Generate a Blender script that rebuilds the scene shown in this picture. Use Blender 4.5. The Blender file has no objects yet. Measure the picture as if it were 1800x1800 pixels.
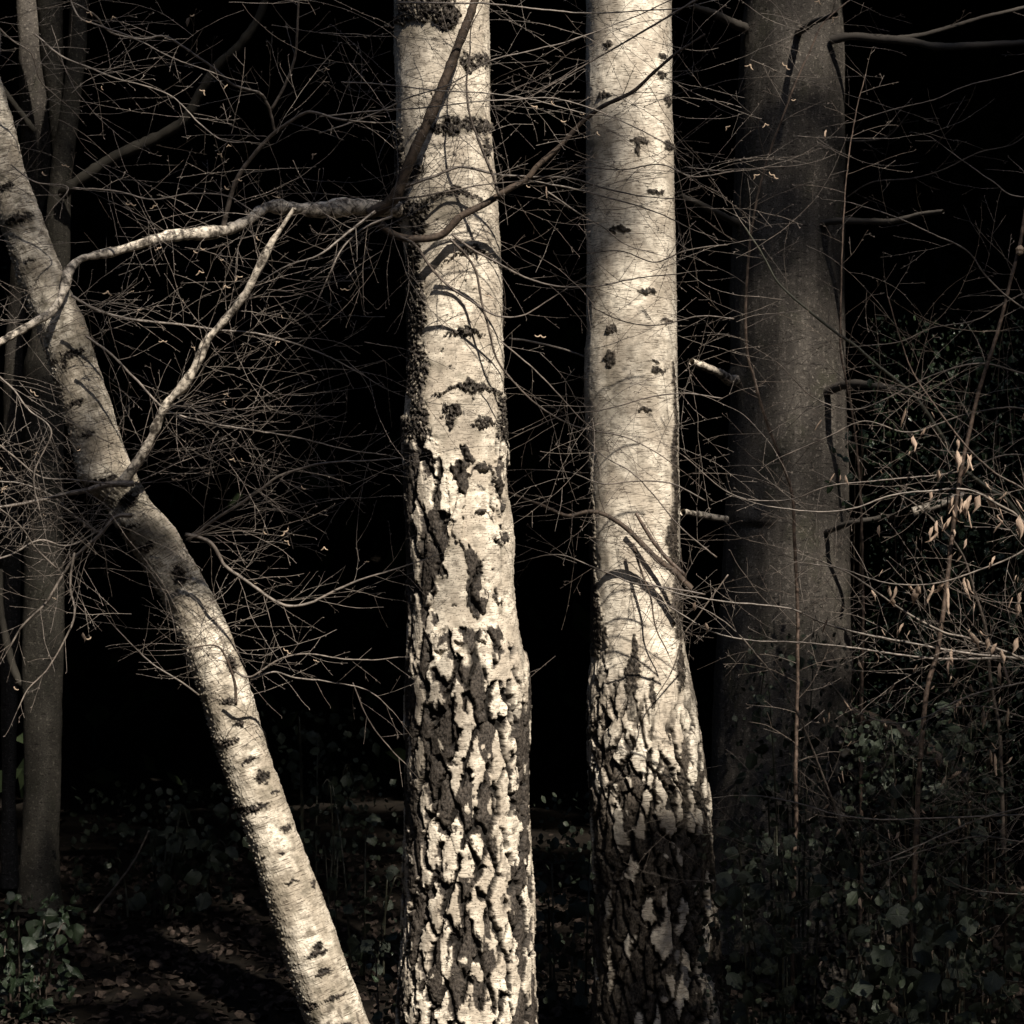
import bpy, math, random
import numpy as np
from mathutils import Vector, Matrix, noise as mnoise

# ------------------------------------------------------------------ camera, world, sun
S = bpy.context.scene
C = S.collection
H = 2.1                       # camera height (m)
FPX = 4500.0                  # focal length in photograph pixels (1800 px frame)

cam_d = bpy.data.cameras.new("camera")
cam = bpy.data.objects.new("camera", cam_d)
C.objects.link(cam)
cam.location = (0, 0, H)
cam.rotation_euler = (math.radians(90), 0, 0)
cam_d.sensor_width = 36
cam_d.lens = 36 * FPX / 1800
cam_d.clip_start = 0.1
cam_d.clip_end = 400
cam_d.dof.use_dof = True
cam_d.dof.focus_distance = 8.7
cam_d.dof.aperture_fstop = 13.0
S.camera = cam

SUN_EL, SUN_AZ = math.radians(45), math.radians(24)      # azimuth to the right of straight behind the camera
TO_SUN = Vector((math.sin(SUN_AZ) * math.cos(SUN_EL), -math.cos(SUN_AZ) * math.cos(SUN_EL), math.sin(SUN_EL)))
W = bpy.data.worlds.new("World")
S.world = W
W.use_nodes = True
nt = W.node_tree
sky = nt.nodes.new("ShaderNodeTexSky")
sky.sky_type = 'NISHITA'
sky.sun_disc = False
sky.sun_elevation = SUN_EL
sky.sun_rotation = math.atan2(TO_SUN.x, TO_SUN.y)
nt.links.new(sky.outputs[0], nt.nodes["Background"].inputs[0])
nt.nodes["Background"].inputs[1].default_value = 0.05

sun_d = bpy.data.lights.new("sun", 'SUN')
sun_d.energy = 5.0
sun_d.angle = math.radians(0.5)
sun_d.color = (1.0, 0.91, 0.79)
sun = bpy.data.objects.new("sun", sun_d)
sun.rotation_euler = TO_SUN.to_track_quat('Z', 'Y').to_euler()
sun.location = TO_SUN * 40
C.objects.link(sun)

S.view_settings.view_transform = 'Standard'
S.view_settings.look = 'None'
S.view_settings.exposure = 0.72
S.view_settings.gamma = 1.0
S.view_settings.use_curve_mapping = False
S.cycles.max_bounces = 5
S.cycles.diffuse_bounces = 3

rng = np.random.default_rng(7)
rnd = random.Random(11)

# ------------------------------------------------------------------ numpy noise
def _hash(ix, iy, seed):
    h = (ix.astype(np.int64) * 374761393 + iy.astype(np.int64) * 668265263 + seed * 1442695041) & 0xFFFFFFFF
    h = ((h ^ (h >> 13)) * 1274126177) & 0xFFFFFFFF
    h = h ^ (h >> 16)
    return (h & 0xFFFFFF) / float(0xFFFFFF)

def gnoise(x, y, seed=0):
    x = np.asarray(x, float); y = np.asarray(y, float)
    ix = np.floor(x); iy = np.floor(y)
    fx = x - ix; fy = y - iy
    ux = fx * fx * fx * (fx * (fx * 6 - 15) + 10); uy = fy * fy * fy * (fy * (fy * 6 - 15) + 10)
    def g(dx, dy):
        a = _hash(ix + dx, iy + dy, seed) * 6.2831853
        return np.cos(a) * (fx - dx) + np.sin(a) * (fy - dy)
    a = g(0, 0) * (1 - ux) + g(1, 0) * ux
    b = g(0, 1) * (1 - ux) + g(1, 1) * ux
    return (a * (1 - uy) + b * uy) * 1.5          # about -1..1

def fbm(x, y, seed=0, o=4):
    s = 0; a = 1; t = 0
    for k in range(o):
        s = s + a * gnoise(x * 2 ** k, y * 2 ** k, seed + k * 17); t += a; a *= 0.5
    return s / t * 1.4

def worley(x, y, seed=0, jit=0.85):
    ix = np.floor(x); iy = np.floor(y)
    f1 = np.full(x.shape, 9.0); f2 = np.full(x.shape, 9.0); cid = np.zeros(x.shape)
    for dx in (-1, 0, 1):
        for dy in (-1, 0, 1):
            cx = ix + dx; cy = iy + dy
            px = cx + 0.5 + (_hash(cx, cy, seed) - 0.5) * jit
            py = cy + 0.5 + (_hash(cx, cy, seed + 5) - 0.5) * jit
            d = np.sqrt((px - x) ** 2 + (py - y) ** 2)
            h = _hash(cx, cy, seed + 9)
            nearer = d < f1
            f2 = np.where(nearer, f1, np.minimum(f2, d))
            cid = np.where(nearer, h, cid)
            f1 = np.where(nearer, d, f1)
    return f1, f2 - f1, cid

def sstep(a, b, x):
    t = np.clip((x - a) / (b - a), 0, 1)
    return t * t * (3 - 2 * t)

# ------------------------------------------------------------------ pixel of the photograph + depth -> place
def P(px, py, Y):
    return ((px - 900) / FPX * Y, Y, H - (py - 900) / FPX * Y)

# ------------------------------------------------------------------ object helpers
def link(o, parent=None):
    C.objects.link(o)
    if parent is not None:
        o.parent = parent
        if parent.type == 'EMPTY': o.matrix_parent_inverse = Matrix.Translation(-Vector(parent.location))
    return o

GROUPS = {'birch_tree': "silver birches at the edge of the wood", 'beech_tree': "beech trees standing behind the birches", 'sapling': "thin saplings on the right",
          'bramble_bush': "brambles on the woodland floor", 'holly_bush': "hollies on the right", 'ivy_plant': "ivy plants on the ground", 'fallen_branch': "fallen branches"}
def thing(name, label, cat, loc=(0, 0, 0), group=None):
    o = bpy.data.objects.new(name, None)
    o.empty_display_size = 0.2
    o.location = loc
    C.objects.link(o)
    o['label'] = label; o['category'] = cat
    group = group or GROUPS.get(name)
    if group: o['group'] = group
    return o

def mesh_np(name, verts, faces, mats, parent=None, attrs=None, uvw=None, smooth=True, kind=None, link_it=True):
    """verts (n,3); faces (m,k) numpy, k = 3 or 4, or list of such arrays"""
    verts = np.asarray(verts, np.float32)
    if not isinstance(faces, (list, tuple)): faces = [faces]
    me = bpy.data.meshes.new(name)
    faces = [np.asarray(f, np.int32) for f in faces if len(f)]
    nl = sum(f.size for f in faces); nf = sum(len(f) for f in faces)
    me.vertices.add(len(verts)); me.vertices.foreach_set("co", verts.ravel())
    me.loops.add(nl); me.polygons.add(nf)
    me.loops.foreach_set("vertex_index", np.concatenate([f.ravel() for f in faces]))
    tot = np.concatenate([np.full(len(f), f.shape[1], np.int32) for f in faces])
    st = np.concatenate([[0], np.cumsum(tot)[:-1]]).astype(np.int32)
    me.polygons.foreach_set("loop_start", st)
    me.polygons.foreach_set("loop_total", tot)
    me.polygons.foreach_set("use_smooth", np.full(nf, smooth))
    me.update(calc_edges=True)
    if attrs:
        for k, v in attrs.items():
            a = me.attributes.new(k, 'FLOAT', 'POINT'); a.data.foreach_set("value", np.asarray(v, np.float32).ravel())
    if uvw is not None:
        a = me.attributes.new("uvw", 'FLOAT_VECTOR', 'POINT'); a.data.foreach_set("vector", np.asarray(uvw, np.float32).ravel())
    for m in (mats if isinstance(mats, (list, tuple)) else [mats]): me.materials.append(m)
    o = bpy.data.objects.new(name, me)
    if kind: o['kind'] = kind
    if link_it: link(o, parent)
    return o

# ------------------------------------------------------------------ materials
def new_mat(name):
    m = bpy.data.materials.new(name); m.use_nodes = True
    return m, m.node_tree.nodes, m.node_tree.links, m.node_tree.nodes["Principled BSDF"]

class NB:
    """little node builder"""
    def __init__(s, m): s.n = m.node_tree.nodes; s.l = m.node_tree.links
    def attr(s, name):
        a = s.n.new("ShaderNodeAttribute"); a.attribute_name = name; return a
    def scale(s, vec, v):
        m = s.n.new("ShaderNodeVectorMath"); m.operation = 'MULTIPLY'; s.l.new(vec, m.inputs[0]); m.inputs[1].default_value = v; return m.outputs[0]
    def noise(s, vec, sc=1, det=3, rough=0.55, dist=0):
        t = s.n.new("ShaderNodeTexNoise"); t.inputs['Scale'].default_value = sc; t.inputs['Detail'].default_value = det
        t.inputs['Roughness'].default_value = rough; t.inputs['Distortion'].default_value = dist
        s.l.new(vec, t.inputs['Vector']); return t.outputs['Fac']
    def ramp(s, f, lo, hi, a=0.0, b=1.0):
        r = s.n.new("ShaderNodeMapRange"); r.interpolation_type = 'SMOOTHSTEP'
        s.l.new(f, r.inputs[0]); r.inputs[1].default_value = lo; r.inputs[2].default_value = hi
        r.inputs[3].default_value = a; r.inputs[4].default_value = b; return r.outputs[0]
    def math(s, op, a, b):
        m = s.n.new("ShaderNodeMath"); m.operation = op
        for i, v in enumerate((a, b)):
            if isinstance(v, (int, float)): m.inputs[i].default_value = v
            else: s.l.new(v, m.inputs[i])
        return m.outputs[0]
    def mix(s, f, a, b):
        m = s.n.new("ShaderNodeMix"); m.data_type = 'RGBA'
        if isinstance(f, (int, float)): m.inputs[0].default_value = f
        else: s.l.new(f, m.inputs[0])
        for i, v in ((6, a), (7, b)):
            if isinstance(v, tuple): m.inputs[i].default_value = (*v, 1)
            else: s.l.new(v, m.inputs[i])
        return m.outputs[2]
    def bump(s, h, strength, dist, prev=None):
        b = s.n.new("ShaderNodeBump"); b.inputs['Strength'].default_value = strength; b.inputs['Distance'].default_value = dist
        s.l.new(h, b.inputs['Height'])
        if prev is not None: s.l.new(prev, b.inputs['Normal'])
        return b.outputs[0]

def birch_mat(name, light, mid, dark, lent_amt, speck_amt, mottle=0.5):
    m, n, l, b = new_mat(name); k = NB(m)
    uv = k.attr("uvw").outputs['Vector']
    broad = k.noise(k.scale(uv, (7, 5, 5)), 1, 4, 0.6)
    broad2 = k.noise(k.scale(uv, (26, 40, 30)), 1, 4, 0.65)
    col = k.mix(k.ramp(broad, 0.38, 0.60), light, mid)
    col = k.mix(k.math('MULTIPLY', k.ramp(broad2, 0.46, 0.68), mottle), col, tuple(c * 0.62 for c in mid))
    # fine grain
    grain = k.noise(k.scale(uv, (60, 330, 150)), 1, 5, 0.72)
    col = k.mix(k.ramp(grain, 0.34, 0.56, 0.55, 0.0), col, tuple(c * 0.45 for c in mid))
    # lenticel dashes, thin across the trunk
    le = k.noise(k.scale(uv, (26, 250, 60)), 1, 2, 0.5)
    ledens = k.noise(k.scale(uv, (9, 11, 9)), 1, 2, 0.5)
    lf = k.math('MULTIPLY', k.ramp(le, 0.55, 0.64), k.ramp(ledens, 0.36, 0.56, 0.35, 1.0))
    col = k.mix(k.math('MULTIPLY', lf, lent_amt), col, (0.10, 0.08, 0.06))
    sp = k.noise(k.scale(uv, (130, 150, 100)), 1, 2, 0.6)
    col = k.mix(k.math('MULTIPLY', k.ramp(sp, 0.59, 0.67), speck_amt), col, (0.07, 0.055, 0.045))
    # grey-green stain from the attribute
    st = k.attr("stain").outputs['Fac']
    stn = k.math('MULTIPLY', st, k.ramp(broad2, 0.25, 0.62, 0.55, 1.0))
    col = k.mix(stn, col, (0.13, 0.115, 0.085))
    # corky bark
    rg = k.attr("rough").outputs['Fac']
    pit = k.noise(k.scale(uv, (150, 95, 100)), 1, 5, 0.75)
    cork = k.mix(k.ramp(pit, 0.40, 0.60), tuple(c * 0.18 for c in dark), tuple(c * 1.15 for c in dark))
    vv = k.noise(k.scale(uv, (30, 18, 20)), 1, 3, 0.6)
    cork = k.mix(k.ramp(vv, 0.5, 0.75, 0, 0.5), cork, tuple(c * 1.7 for c in dark))
    col = k.mix(rg, col, cork)
    cr = k.attr("crev").outputs['Fac']
    col = k.mix(cr, col, (0.010, 0.008, 0.006))
    l.new(col, b.inputs['Base Color'])
    b.inputs['Roughness'].default_value = 0.72
    b.inputs['Specular IOR Level'].default_value = 0.25
    hh = k.math('ADD', k.math('MULTIPLY', pit, k.math('MULTIPLY', rg, 1.6)), k.math('MULTIPLY', grain, 0.10))
    nn = k.bump(hh, 0.6, 0.003)
    nn = k.bump(k.math('MULTIPLY', lf, -1), 0.35, 0.002, nn)
    l.new(nn, b.inputs['Normal'])
    return m

M = {}
M['birch_a'] = birch_mat("birch bark speckled", (0.84, 0.76, 0.63), (0.47, 0.41, 0.33), (0.066, 0.055, 0.045), 0.65, 0.9, 0.95)
M['birch_b'] = birch_mat("birch bark fine lined", (0.82, 0.75, 0.63), (0.48, 0.42, 0.34), (0.085, 0.07, 0.055), 0.95, 0.5, 0.75)
M['birch_c'] = birch_mat("birch bark streaked", (0.80, 0.73, 0.61), (0.38, 0.33, 0.26), (0.07, 0.056, 0.045), 1.0, 0.6, 1.0)
M['stump'] = birch_mat("old stump bark", (0.34, 0.29, 0.23), (0.22, 0.19, 0.15), (0.05, 0.042, 0.034), 0.5, 0.6, 0.7)

def beech_mat(name, c1, c2, green):
    m, n, l, b = new_mat(name); k = NB(m)
    uv = k.attr("uvw").outputs['Vector']
    br = k.noise(k.scale(uv, (11, 0.7, 5)), 1, 4, 0.6)
    col = k.mix(k.ramp(br, 0.40, 0.64), c1, c2)
    gn = k.noise(k.scale(uv, (5, 3, 5)), 1, 3, 0.6)
    col = k.mix(k.ramp(gn, 0.5, 0.72, 0, 0.75), col, green)
    bl = k.noise(k.scale(uv, (55, 45, 40)), 1, 3, 0.6)
    col = k.mix(k.ramp(bl, 0.56, 0.64, 0, 0.75), col, tuple(c * 1.9 for c in c2))
    le = k.noise(k.scale(uv, (26, 95, 60)), 1, 3, 0.55)
    lf = k.ramp(le, 0.60, 0.66)
    col = k.mix(k.math('MULTIPLY', lf, 0.95), col, tuple(c * 0.25 for c in c1))
    fi = k.noise(k.scale(uv, (120, 200, 90)), 1, 3, 0.6)
    col = k.mix(k.ramp(fi, 0.36, 0.6, 0.75, 0), col, tuple(c * 0.4 for c in c1))
    l.new(col, b.inputs['Base Color']); b.inputs['Roughness'].default_value = 0.8
    b.inputs['Specular IOR Level'].default_value = 0.2
    l.new(k.bump(k.math('ADD', bl, k.math('MULTIPLY', lf, -0.8)), 0.5, 0.004), b.inputs['Normal'])
    return m
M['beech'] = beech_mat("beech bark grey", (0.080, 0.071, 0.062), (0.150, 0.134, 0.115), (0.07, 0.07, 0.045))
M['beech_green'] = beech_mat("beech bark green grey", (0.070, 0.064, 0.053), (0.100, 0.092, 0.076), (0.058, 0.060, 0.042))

def wood_mat(name, c1, c2, sc=60, rough=0.7, spec=0.3):
    m, n, l, b = new_mat(name); k = NB(m)
    tc = n.new("ShaderNodeTexCoord").outputs['Object']
    a = k.noise(k.scale(tc, (1, 1, 1)), sc, 4, 0.65)
    col = k.mix(k.ramp(a, 0.36, 0.64), c1, c2)
    l.new(col, b.inputs['Base Color']); b.inputs['Roughness'].default_value = rough
    b.inputs['Specular IOR Level'].default_value = spec
    l.new(k.bump(a, 0.5, 0.004), b.inputs['Normal'])
    return m
M['limb'] = wood_mat("pale flaking limb bark", (0.06, 0.05, 0.04), (0.74, 0.66, 0.55), 42)
M['darklimb'] = wood_mat("dark brown limb bark", (0.035, 0.026, 0.020), (0.085, 0.062, 0.046), 45)
M['twig'] = wood_mat("twig bark", (0.08, 0.067, 0.056), (0.20, 0.168, 0.142), 40, 0.5, 0.5)
M['twigdark'] = wood_mat("dark twig bark", (0.055, 0.043, 0.035), (0.13, 0.105, 0.086), 40, 0.5, 0.5)
M['twiggreen'] = wood_mat("green stem", (0.025, 0.026, 0.017), (0.05, 0.049, 0.033), 30, 0.55, 0.4)
M['cane'] = wood_mat("brown cane bark", (0.035, 0.024, 0.018), (0.11, 0.078, 0.06), 45, 0.5, 0.5)
M['catkin'] = wood_mat("catkin", (0.30, 0.22, 0.16), (0.50, 0.40, 0.30), 200, 0.8, 0.1)
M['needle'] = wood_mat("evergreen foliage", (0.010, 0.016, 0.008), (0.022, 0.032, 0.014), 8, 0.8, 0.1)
M['darkbark'] = wood_mat("dark conifer bark", (0.018, 0.014, 0.011), (0.035, 0.028, 0.02), 20, 0.9, 0.1)

def leaf_mat(name, c1, c2, vein, rough=0.45, spec=0.5, trans=0.15):
    m, n, l, b = new_mat(name); k = NB(m)
    uv = k.attr("uvw").outputs['Vector']
    oi = n.new("ShaderNodeObjectInfo").outputs['Random']
    tc = n.new("ShaderNodeTexCoord").outputs['Object']
    a = k.noise(tc, 45, 3, 0.6)
    col = k.mix(k.ramp(a, 0.35, 0.65), c1, c2)
    col = k.mix(k.math('MULTIPLY', oi, 0.35), col, tuple(c * 0.5 for c in c1))
    sep = n.new("ShaderNodeSeparateXYZ"); l.new(uv, sep.inputs[0])
    ax = k.math('ABSOLUTE', sep.outputs[0], 0)
    w = k.math('FRACT', k.math('MULTIPLY', k.math('SUBTRACT', sep.outputs[1], k.math('MULTIPLY', ax, 0.7)), 8.0), 0)
    side = k.ramp(k.math('ABSOLUTE', k.math('SUBTRACT', w, 0.5), 0), 0.0, 0.14, 1, 0)
    midr = k.ramp(ax, 0.0, 0.05, 1, 0)
    vf = k.math('MAXIMUM', side, midr)
    col = k.mix(k.math('MULTIPLY', vf, 0.5), col, vein)
    l.new(col, b.inputs['Base Color'])
    b.inputs['Roughness'].default_value = rough
    b.inputs['Specular IOR Level'].default_value = spec
    l.new(k.bump(k.math('ADD', k.math('MULTIPLY', vf, -1.0), a), 0.6, 0.002), b.inputs['Normal'])
    tr = n.new("ShaderNodeBsdfTranslucent"); l.new(col, tr.inputs[0])
    mx = n.new("ShaderNodeMixShader"); mx.inputs[0].default_value = trans
    l.new(b.outputs[0], mx.inputs[1]); l.new(tr.outputs[0], mx.inputs[2])
    l.new(mx.outputs[0], n["Material Output"].inputs[0])
    return m
M['withered'] = leaf_mat("withered leaf", (0.48, 0.35, 0.26), (0.68, 0.54, 0.43), (0.28, 0.19, 0.14), 0.75, 0.2, 0.25)
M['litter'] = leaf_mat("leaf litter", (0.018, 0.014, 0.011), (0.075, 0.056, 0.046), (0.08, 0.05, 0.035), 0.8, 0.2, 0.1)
M['bramble'] = leaf_mat("bramble leaf", (0.015, 0.023, 0.014), (0.030, 0.040, 0.024), (0.05, 0.06, 0.038), 0.5, 0.4, 0.1)
M['holly'] = leaf_mat("holly leaf", (0.018, 0.034, 0.016), (0.035, 0.055, 0.026), (0.05, 0.07, 0.035), 0.22, 0.6, 0.04)
M['ivy'] = leaf_mat("ivy leaf", (0.013, 0.024, 0.012), (0.024, 0.038, 0.020), (0.05, 0.06, 0.04), 0.3, 0.55, 0.05)

def soil_mat():
    m, n, l, b = new_mat("forest soil"); k = NB(m)
    tc = n.new("ShaderNodeTexCoord").outputs['Object']
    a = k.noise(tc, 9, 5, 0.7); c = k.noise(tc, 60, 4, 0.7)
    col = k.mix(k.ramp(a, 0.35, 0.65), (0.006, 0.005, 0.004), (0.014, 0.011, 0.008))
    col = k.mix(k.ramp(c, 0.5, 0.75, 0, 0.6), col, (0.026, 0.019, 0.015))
    l.new(col, b.inputs['Base Color']); b.inputs['Roughness'].default_value = 0.95
    b.inputs['Specular IOR Level'].default_value = 0.1
    l.new(k.bump(c, 0.8, 0.02), b.inputs['Normal'])
    return m
M['soil'] = soil_mat()

# ------------------------------------------------------------------ ground and hillside
def ground_z(x, y):
    z = 0.05 * fbm(x * 0.6, y * 0.6, 3, 3) + 0.02 * fbm(x * 4, y * 4, 9, 2)
    return z

def build_ground():
    xs = np.concatenate([np.linspace(-160, -10, 16)[:-1], np.linspace(-10, 10, 140), np.linspace(10, 160, 16)[1:]])
    ys = np.concatenate([np.linspace(-160, 4, 18)[:-1], np.linspace(4, 22, 140), np.linspace(22, 26, 10)[1:], np.linspace(26, 46, 20)[1:], np.linspace(46, 240, 14)[1:]])
    X, Y = np.meshgrid(xs, ys)
    Z = ground_z(X, Y)
    Z = np.where(Y > 22, Z + 0.72 * np.minimum(np.maximum(Y - 22, 0), 24) ** 1.0 + 0.6 * fbm(X * 0.15, Y * 0.15, 21, 3) * sstep(22, 26, Y), Z)
    v = np.stack([X, Y, Z], -1).reshape(-1, 3)
    nx = len(xs)
    i = np.arange(len(ys) - 1)[:, None] * nx + np.arange(nx - 1)[None, :]
    i = i.ravel()
    f = np.stack([i, i + 1, i + nx + 1, i + nx], -1)
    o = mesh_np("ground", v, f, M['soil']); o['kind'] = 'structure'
build_ground()

# ------------------------------------------------------------------ trunks
def interp(tab, y):
    t = np.array(tab, float)
    return np.interp(y, t[:, 0], t[:, 1])

def trunk_grid(edges, y0, y1, rows, nf, nb):
    """edges: (py, left, right). returns py(rows), centre, half width, theta(cols)"""
    py = np.linspace(y0, y1, rows)
    e = np.array(edges, float)
    # smooth interpolation
    L = np.interp(py, e[:, 0], e[:, 1]); R = np.interp(py, e[:, 0], e[:, 2])
    kn = max(3, int(rows * 0.02)) | 1
    ker = np.hanning(kn + 2)[1:-1]; ker /= ker.sum()
    pad = kn // 2
    def sm(a):
        # pad linearly so that the ends keep their slope
        s0 = (a[1] - a[0]); s1 = (a[-1] - a[-2])
        aa = np.concatenate([a[0] - s0 * np.arange(pad, 0, -1), a, a[-1] + s1 * np.arange(1, pad + 1)])
        return np.convolve(aa, ker, 'valid')
    L = sm(L); R = sm(R)
    th = np.concatenate([np.linspace(-math.pi * 0.53, math.pi * 0.53, nf, endpoint=False),
                         np.linspace(math.pi * 0.53, math.pi * 1.47, nb, endpoint=False)])
    return py, (L + R) / 2, (R - L) / 2, th

def make_trunk(name, edges, y0, y1, rows, nf, nb, Y, fieldfn, mat, parent, Yfn=None, label=None):
    py, cx, hw, th = trunk_grid(edges, y0, y1, rows, nf, nb)
    TH, PY = np.meshgrid(th, py)
    CX = cx[:, None] + 0 * TH; HW = hw[:, None] + 0 * TH
    tilt = np.gradient(cx, py)
    al = np.concatenate([[0], np.cumsum(np.sqrt(1 + tilt[1:] ** 2) * np.diff(py))]) + y0
    ct = 1 / np.sqrt(1 + tilt ** 2); sn = tilt * ct
    U = np.where(TH <= math.pi * 1.0, TH, TH) * HW * ct[:, None]
    V = al[:, None] + np.sin(TH) * HW * sn[:, None]
    XS = CX + np.sin(TH) * HW                      # picture position of the surface point
    back = np.cos(TH) < 0
    F = fieldfn(XS, PY, U, V, TH, CX, HW, back)
    disp = F['disp']                               # in px units
    Yd = np.full(rows, Y) if Yfn is None else Yfn(py)
    s = Yd / FPX
    Rr = (HW + disp)
    X = (CX - 900 + np.sin(TH) * Rr) * s[:, None]
    Yw = Yd[:, None] - np.cos(TH) * Rr * s[:, None] * ct[:, None]
    Z = H - (PY - 900) * s[:, None] + F.get('dz', 0) * s[:, None]
    v = np.stack([X, Yw, Z], -1).reshape(-1, 3)
    nc = len(th)
    r = np.arange(rows - 1)[:, None] * nc; c = np.arange(nc)[None, :]; c2 = (c + 1) % nc
    f = np.stack([(r + c), (r + nc + c), (r + nc + c2), (r + c2)], -1).reshape(-1, 4)
    uvw = np.stack([U * s[:, None], V * s[:, None], 0 * U], -1).reshape(-1, 3)
    o = mesh_np(name, v, f, mat, parent, {'rough': F['rough'].ravel(), 'crev': F['crev'].ravel(), 'stain': F['stain'].ravel()}, uvw)
    if label: o['label'] = label
    return o

def ell(x, y, cx, cy, rx, ry):
    return 1 - np.sqrt(((x - cx) / rx) ** 2 + ((y - cy) / ry) ** 2)     # >0 inside

def chev(x, y, cx, cy, w, h, th):
    """drooping scar: inverted V, thick in the middle"""
    dx = np.abs(x - cx) / w
    yc = cy + h * (dx ** 1.2)
    t = th * (1.15 - dx)
    return np.where(dx < 1.1, 1 - np.abs(y - yc) / np.maximum(t, 0.5), -3)

def stroke(x, y, pts):
    """polyline of (x, y, halfwidth) running downwards; >0 inside"""
    p = np.array(pts, float)
    xc = np.interp(y, p[:, 1], p[:, 0]); w = np.interp(y, p[:, 1], p[:, 2])
    d = 1 - np.abs(x - xc) / np.maximum(w, 0.1)
    e = np.minimum(y - p[0, 1], p[-1, 1] - y) / 8.0
    return np.maximum(-3, np.minimum(d, e + 0.2))

def mx(*a):
    r = a[0]
    for b in a[1:]: r = np.maximum(r, b)
    return r

def plates(U, V, seed, cw, ch, lower, whiteprob):
    """diamond-fissured birch bark: deep black cracks, brown cork flanks, papery white remnants with torn edges"""
    wx = U + 10 * fbm(U / 44, V / 80, seed + 3, 3) + 2.6 * fbm(U / 9, V / 22, seed + 4, 3)
    wy = V + 40 * fbm(U / 40, V / 85, seed + 5, 3) + 5 * fbm(U / 8, V / 12, seed + 6, 2)
    a = wx / cw + wy / ch; b = wx / cw - wy / ch
    ia = np.floor(a); ib = np.floor(b)
    cid = _hash(ia, ib, seed + 9); cid2 = _hash(ia, ib, seed + 29)
    da = 0.5 - np.abs(a - ia - 0.5); db = 0.5 - np.abs(b - ib - 0.5)
    # some cracks never opened: neighbouring plates run together
    sa = np.clip(0.40 * sstep(0.12, 0.30, fbm(U / 38, V / 46, seed + 20, 2)), 0, 0.4)
    sb = np.clip(0.40 * sstep(0.12, 0.30, fbm(U / 38, V / 46, seed + 21, 2)), 0, 0.4)
    d = np.minimum(da + sa, db + sb)
    ft = fbm(U / 4.5, V / 7, seed + 7, 3) + 0.7 * fbm(U / 3.2, V / 15, seed + 33, 2)
    d = d + 0.042 * ft
    cw_ = 0.064 + 0.055 * (fbm(U / 24, V / 40, seed + 12, 2) + 0.6) + 0.03 * (1 - lower)
    crev = 1 - sstep(cw_ * 0.75, cw_ * 1.2, d)
    white_t = np.where(cid < whiteprob, 0.09 + 0.12 * cid2, 0.60)
    white_t = white_t + 0.20 * sstep(0.22, 0.5, fbm(U / 11, V / 20, seed + 10, 3))       # torn holes in the paper
    wdist = d - white_t
    white = sstep(-0.004, 0.014, wdist)
    hc = np.abs(np.mod(wy / 24 + cid * 9, 1) - 0.5)
    hcr = (1 - sstep(0.03, 0.07, hc)) * sstep(0.25, 0.5, fbm(U / 14, V / 20, seed + 13, 2)) * (1 - white) * sstep(0.8, 1.0, lower)
    h = 0.3 + 0.9 * cid2
    slope = np.clip(d / 0.28, 0, 1)
    disp = (2.0 + 5.0 * h) * slope ** 0.8 + (1 - white) * (1.3 * fbm(U / 5, V / 7, seed + 8, 4)) + white * (1.5 + 0.4 * ft + 3.2 * sstep(0.05, 0.0, wdist) * sstep(-0.2, 0.4, fbm(U / 13, V / 16, seed + 31, 2))) - 8.0 * crev - 2.2 * hcr
    crev = np.maximum(crev, 0.85 * hcr)
    # shade under the torn paper edge, painted in as a dark line
    crev = np.maximum(crev, 0.35 * np.exp(-((wdist + 0.012) / 0.010) ** 2))
    rough = 1 - white
    return rough * lower, crev * lower, disp * lower

def knobbly(U, V, seed):
    r = 1 - np.abs(fbm(U / 9, V / 13, seed, 4)) * 2.4
    return r

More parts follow.
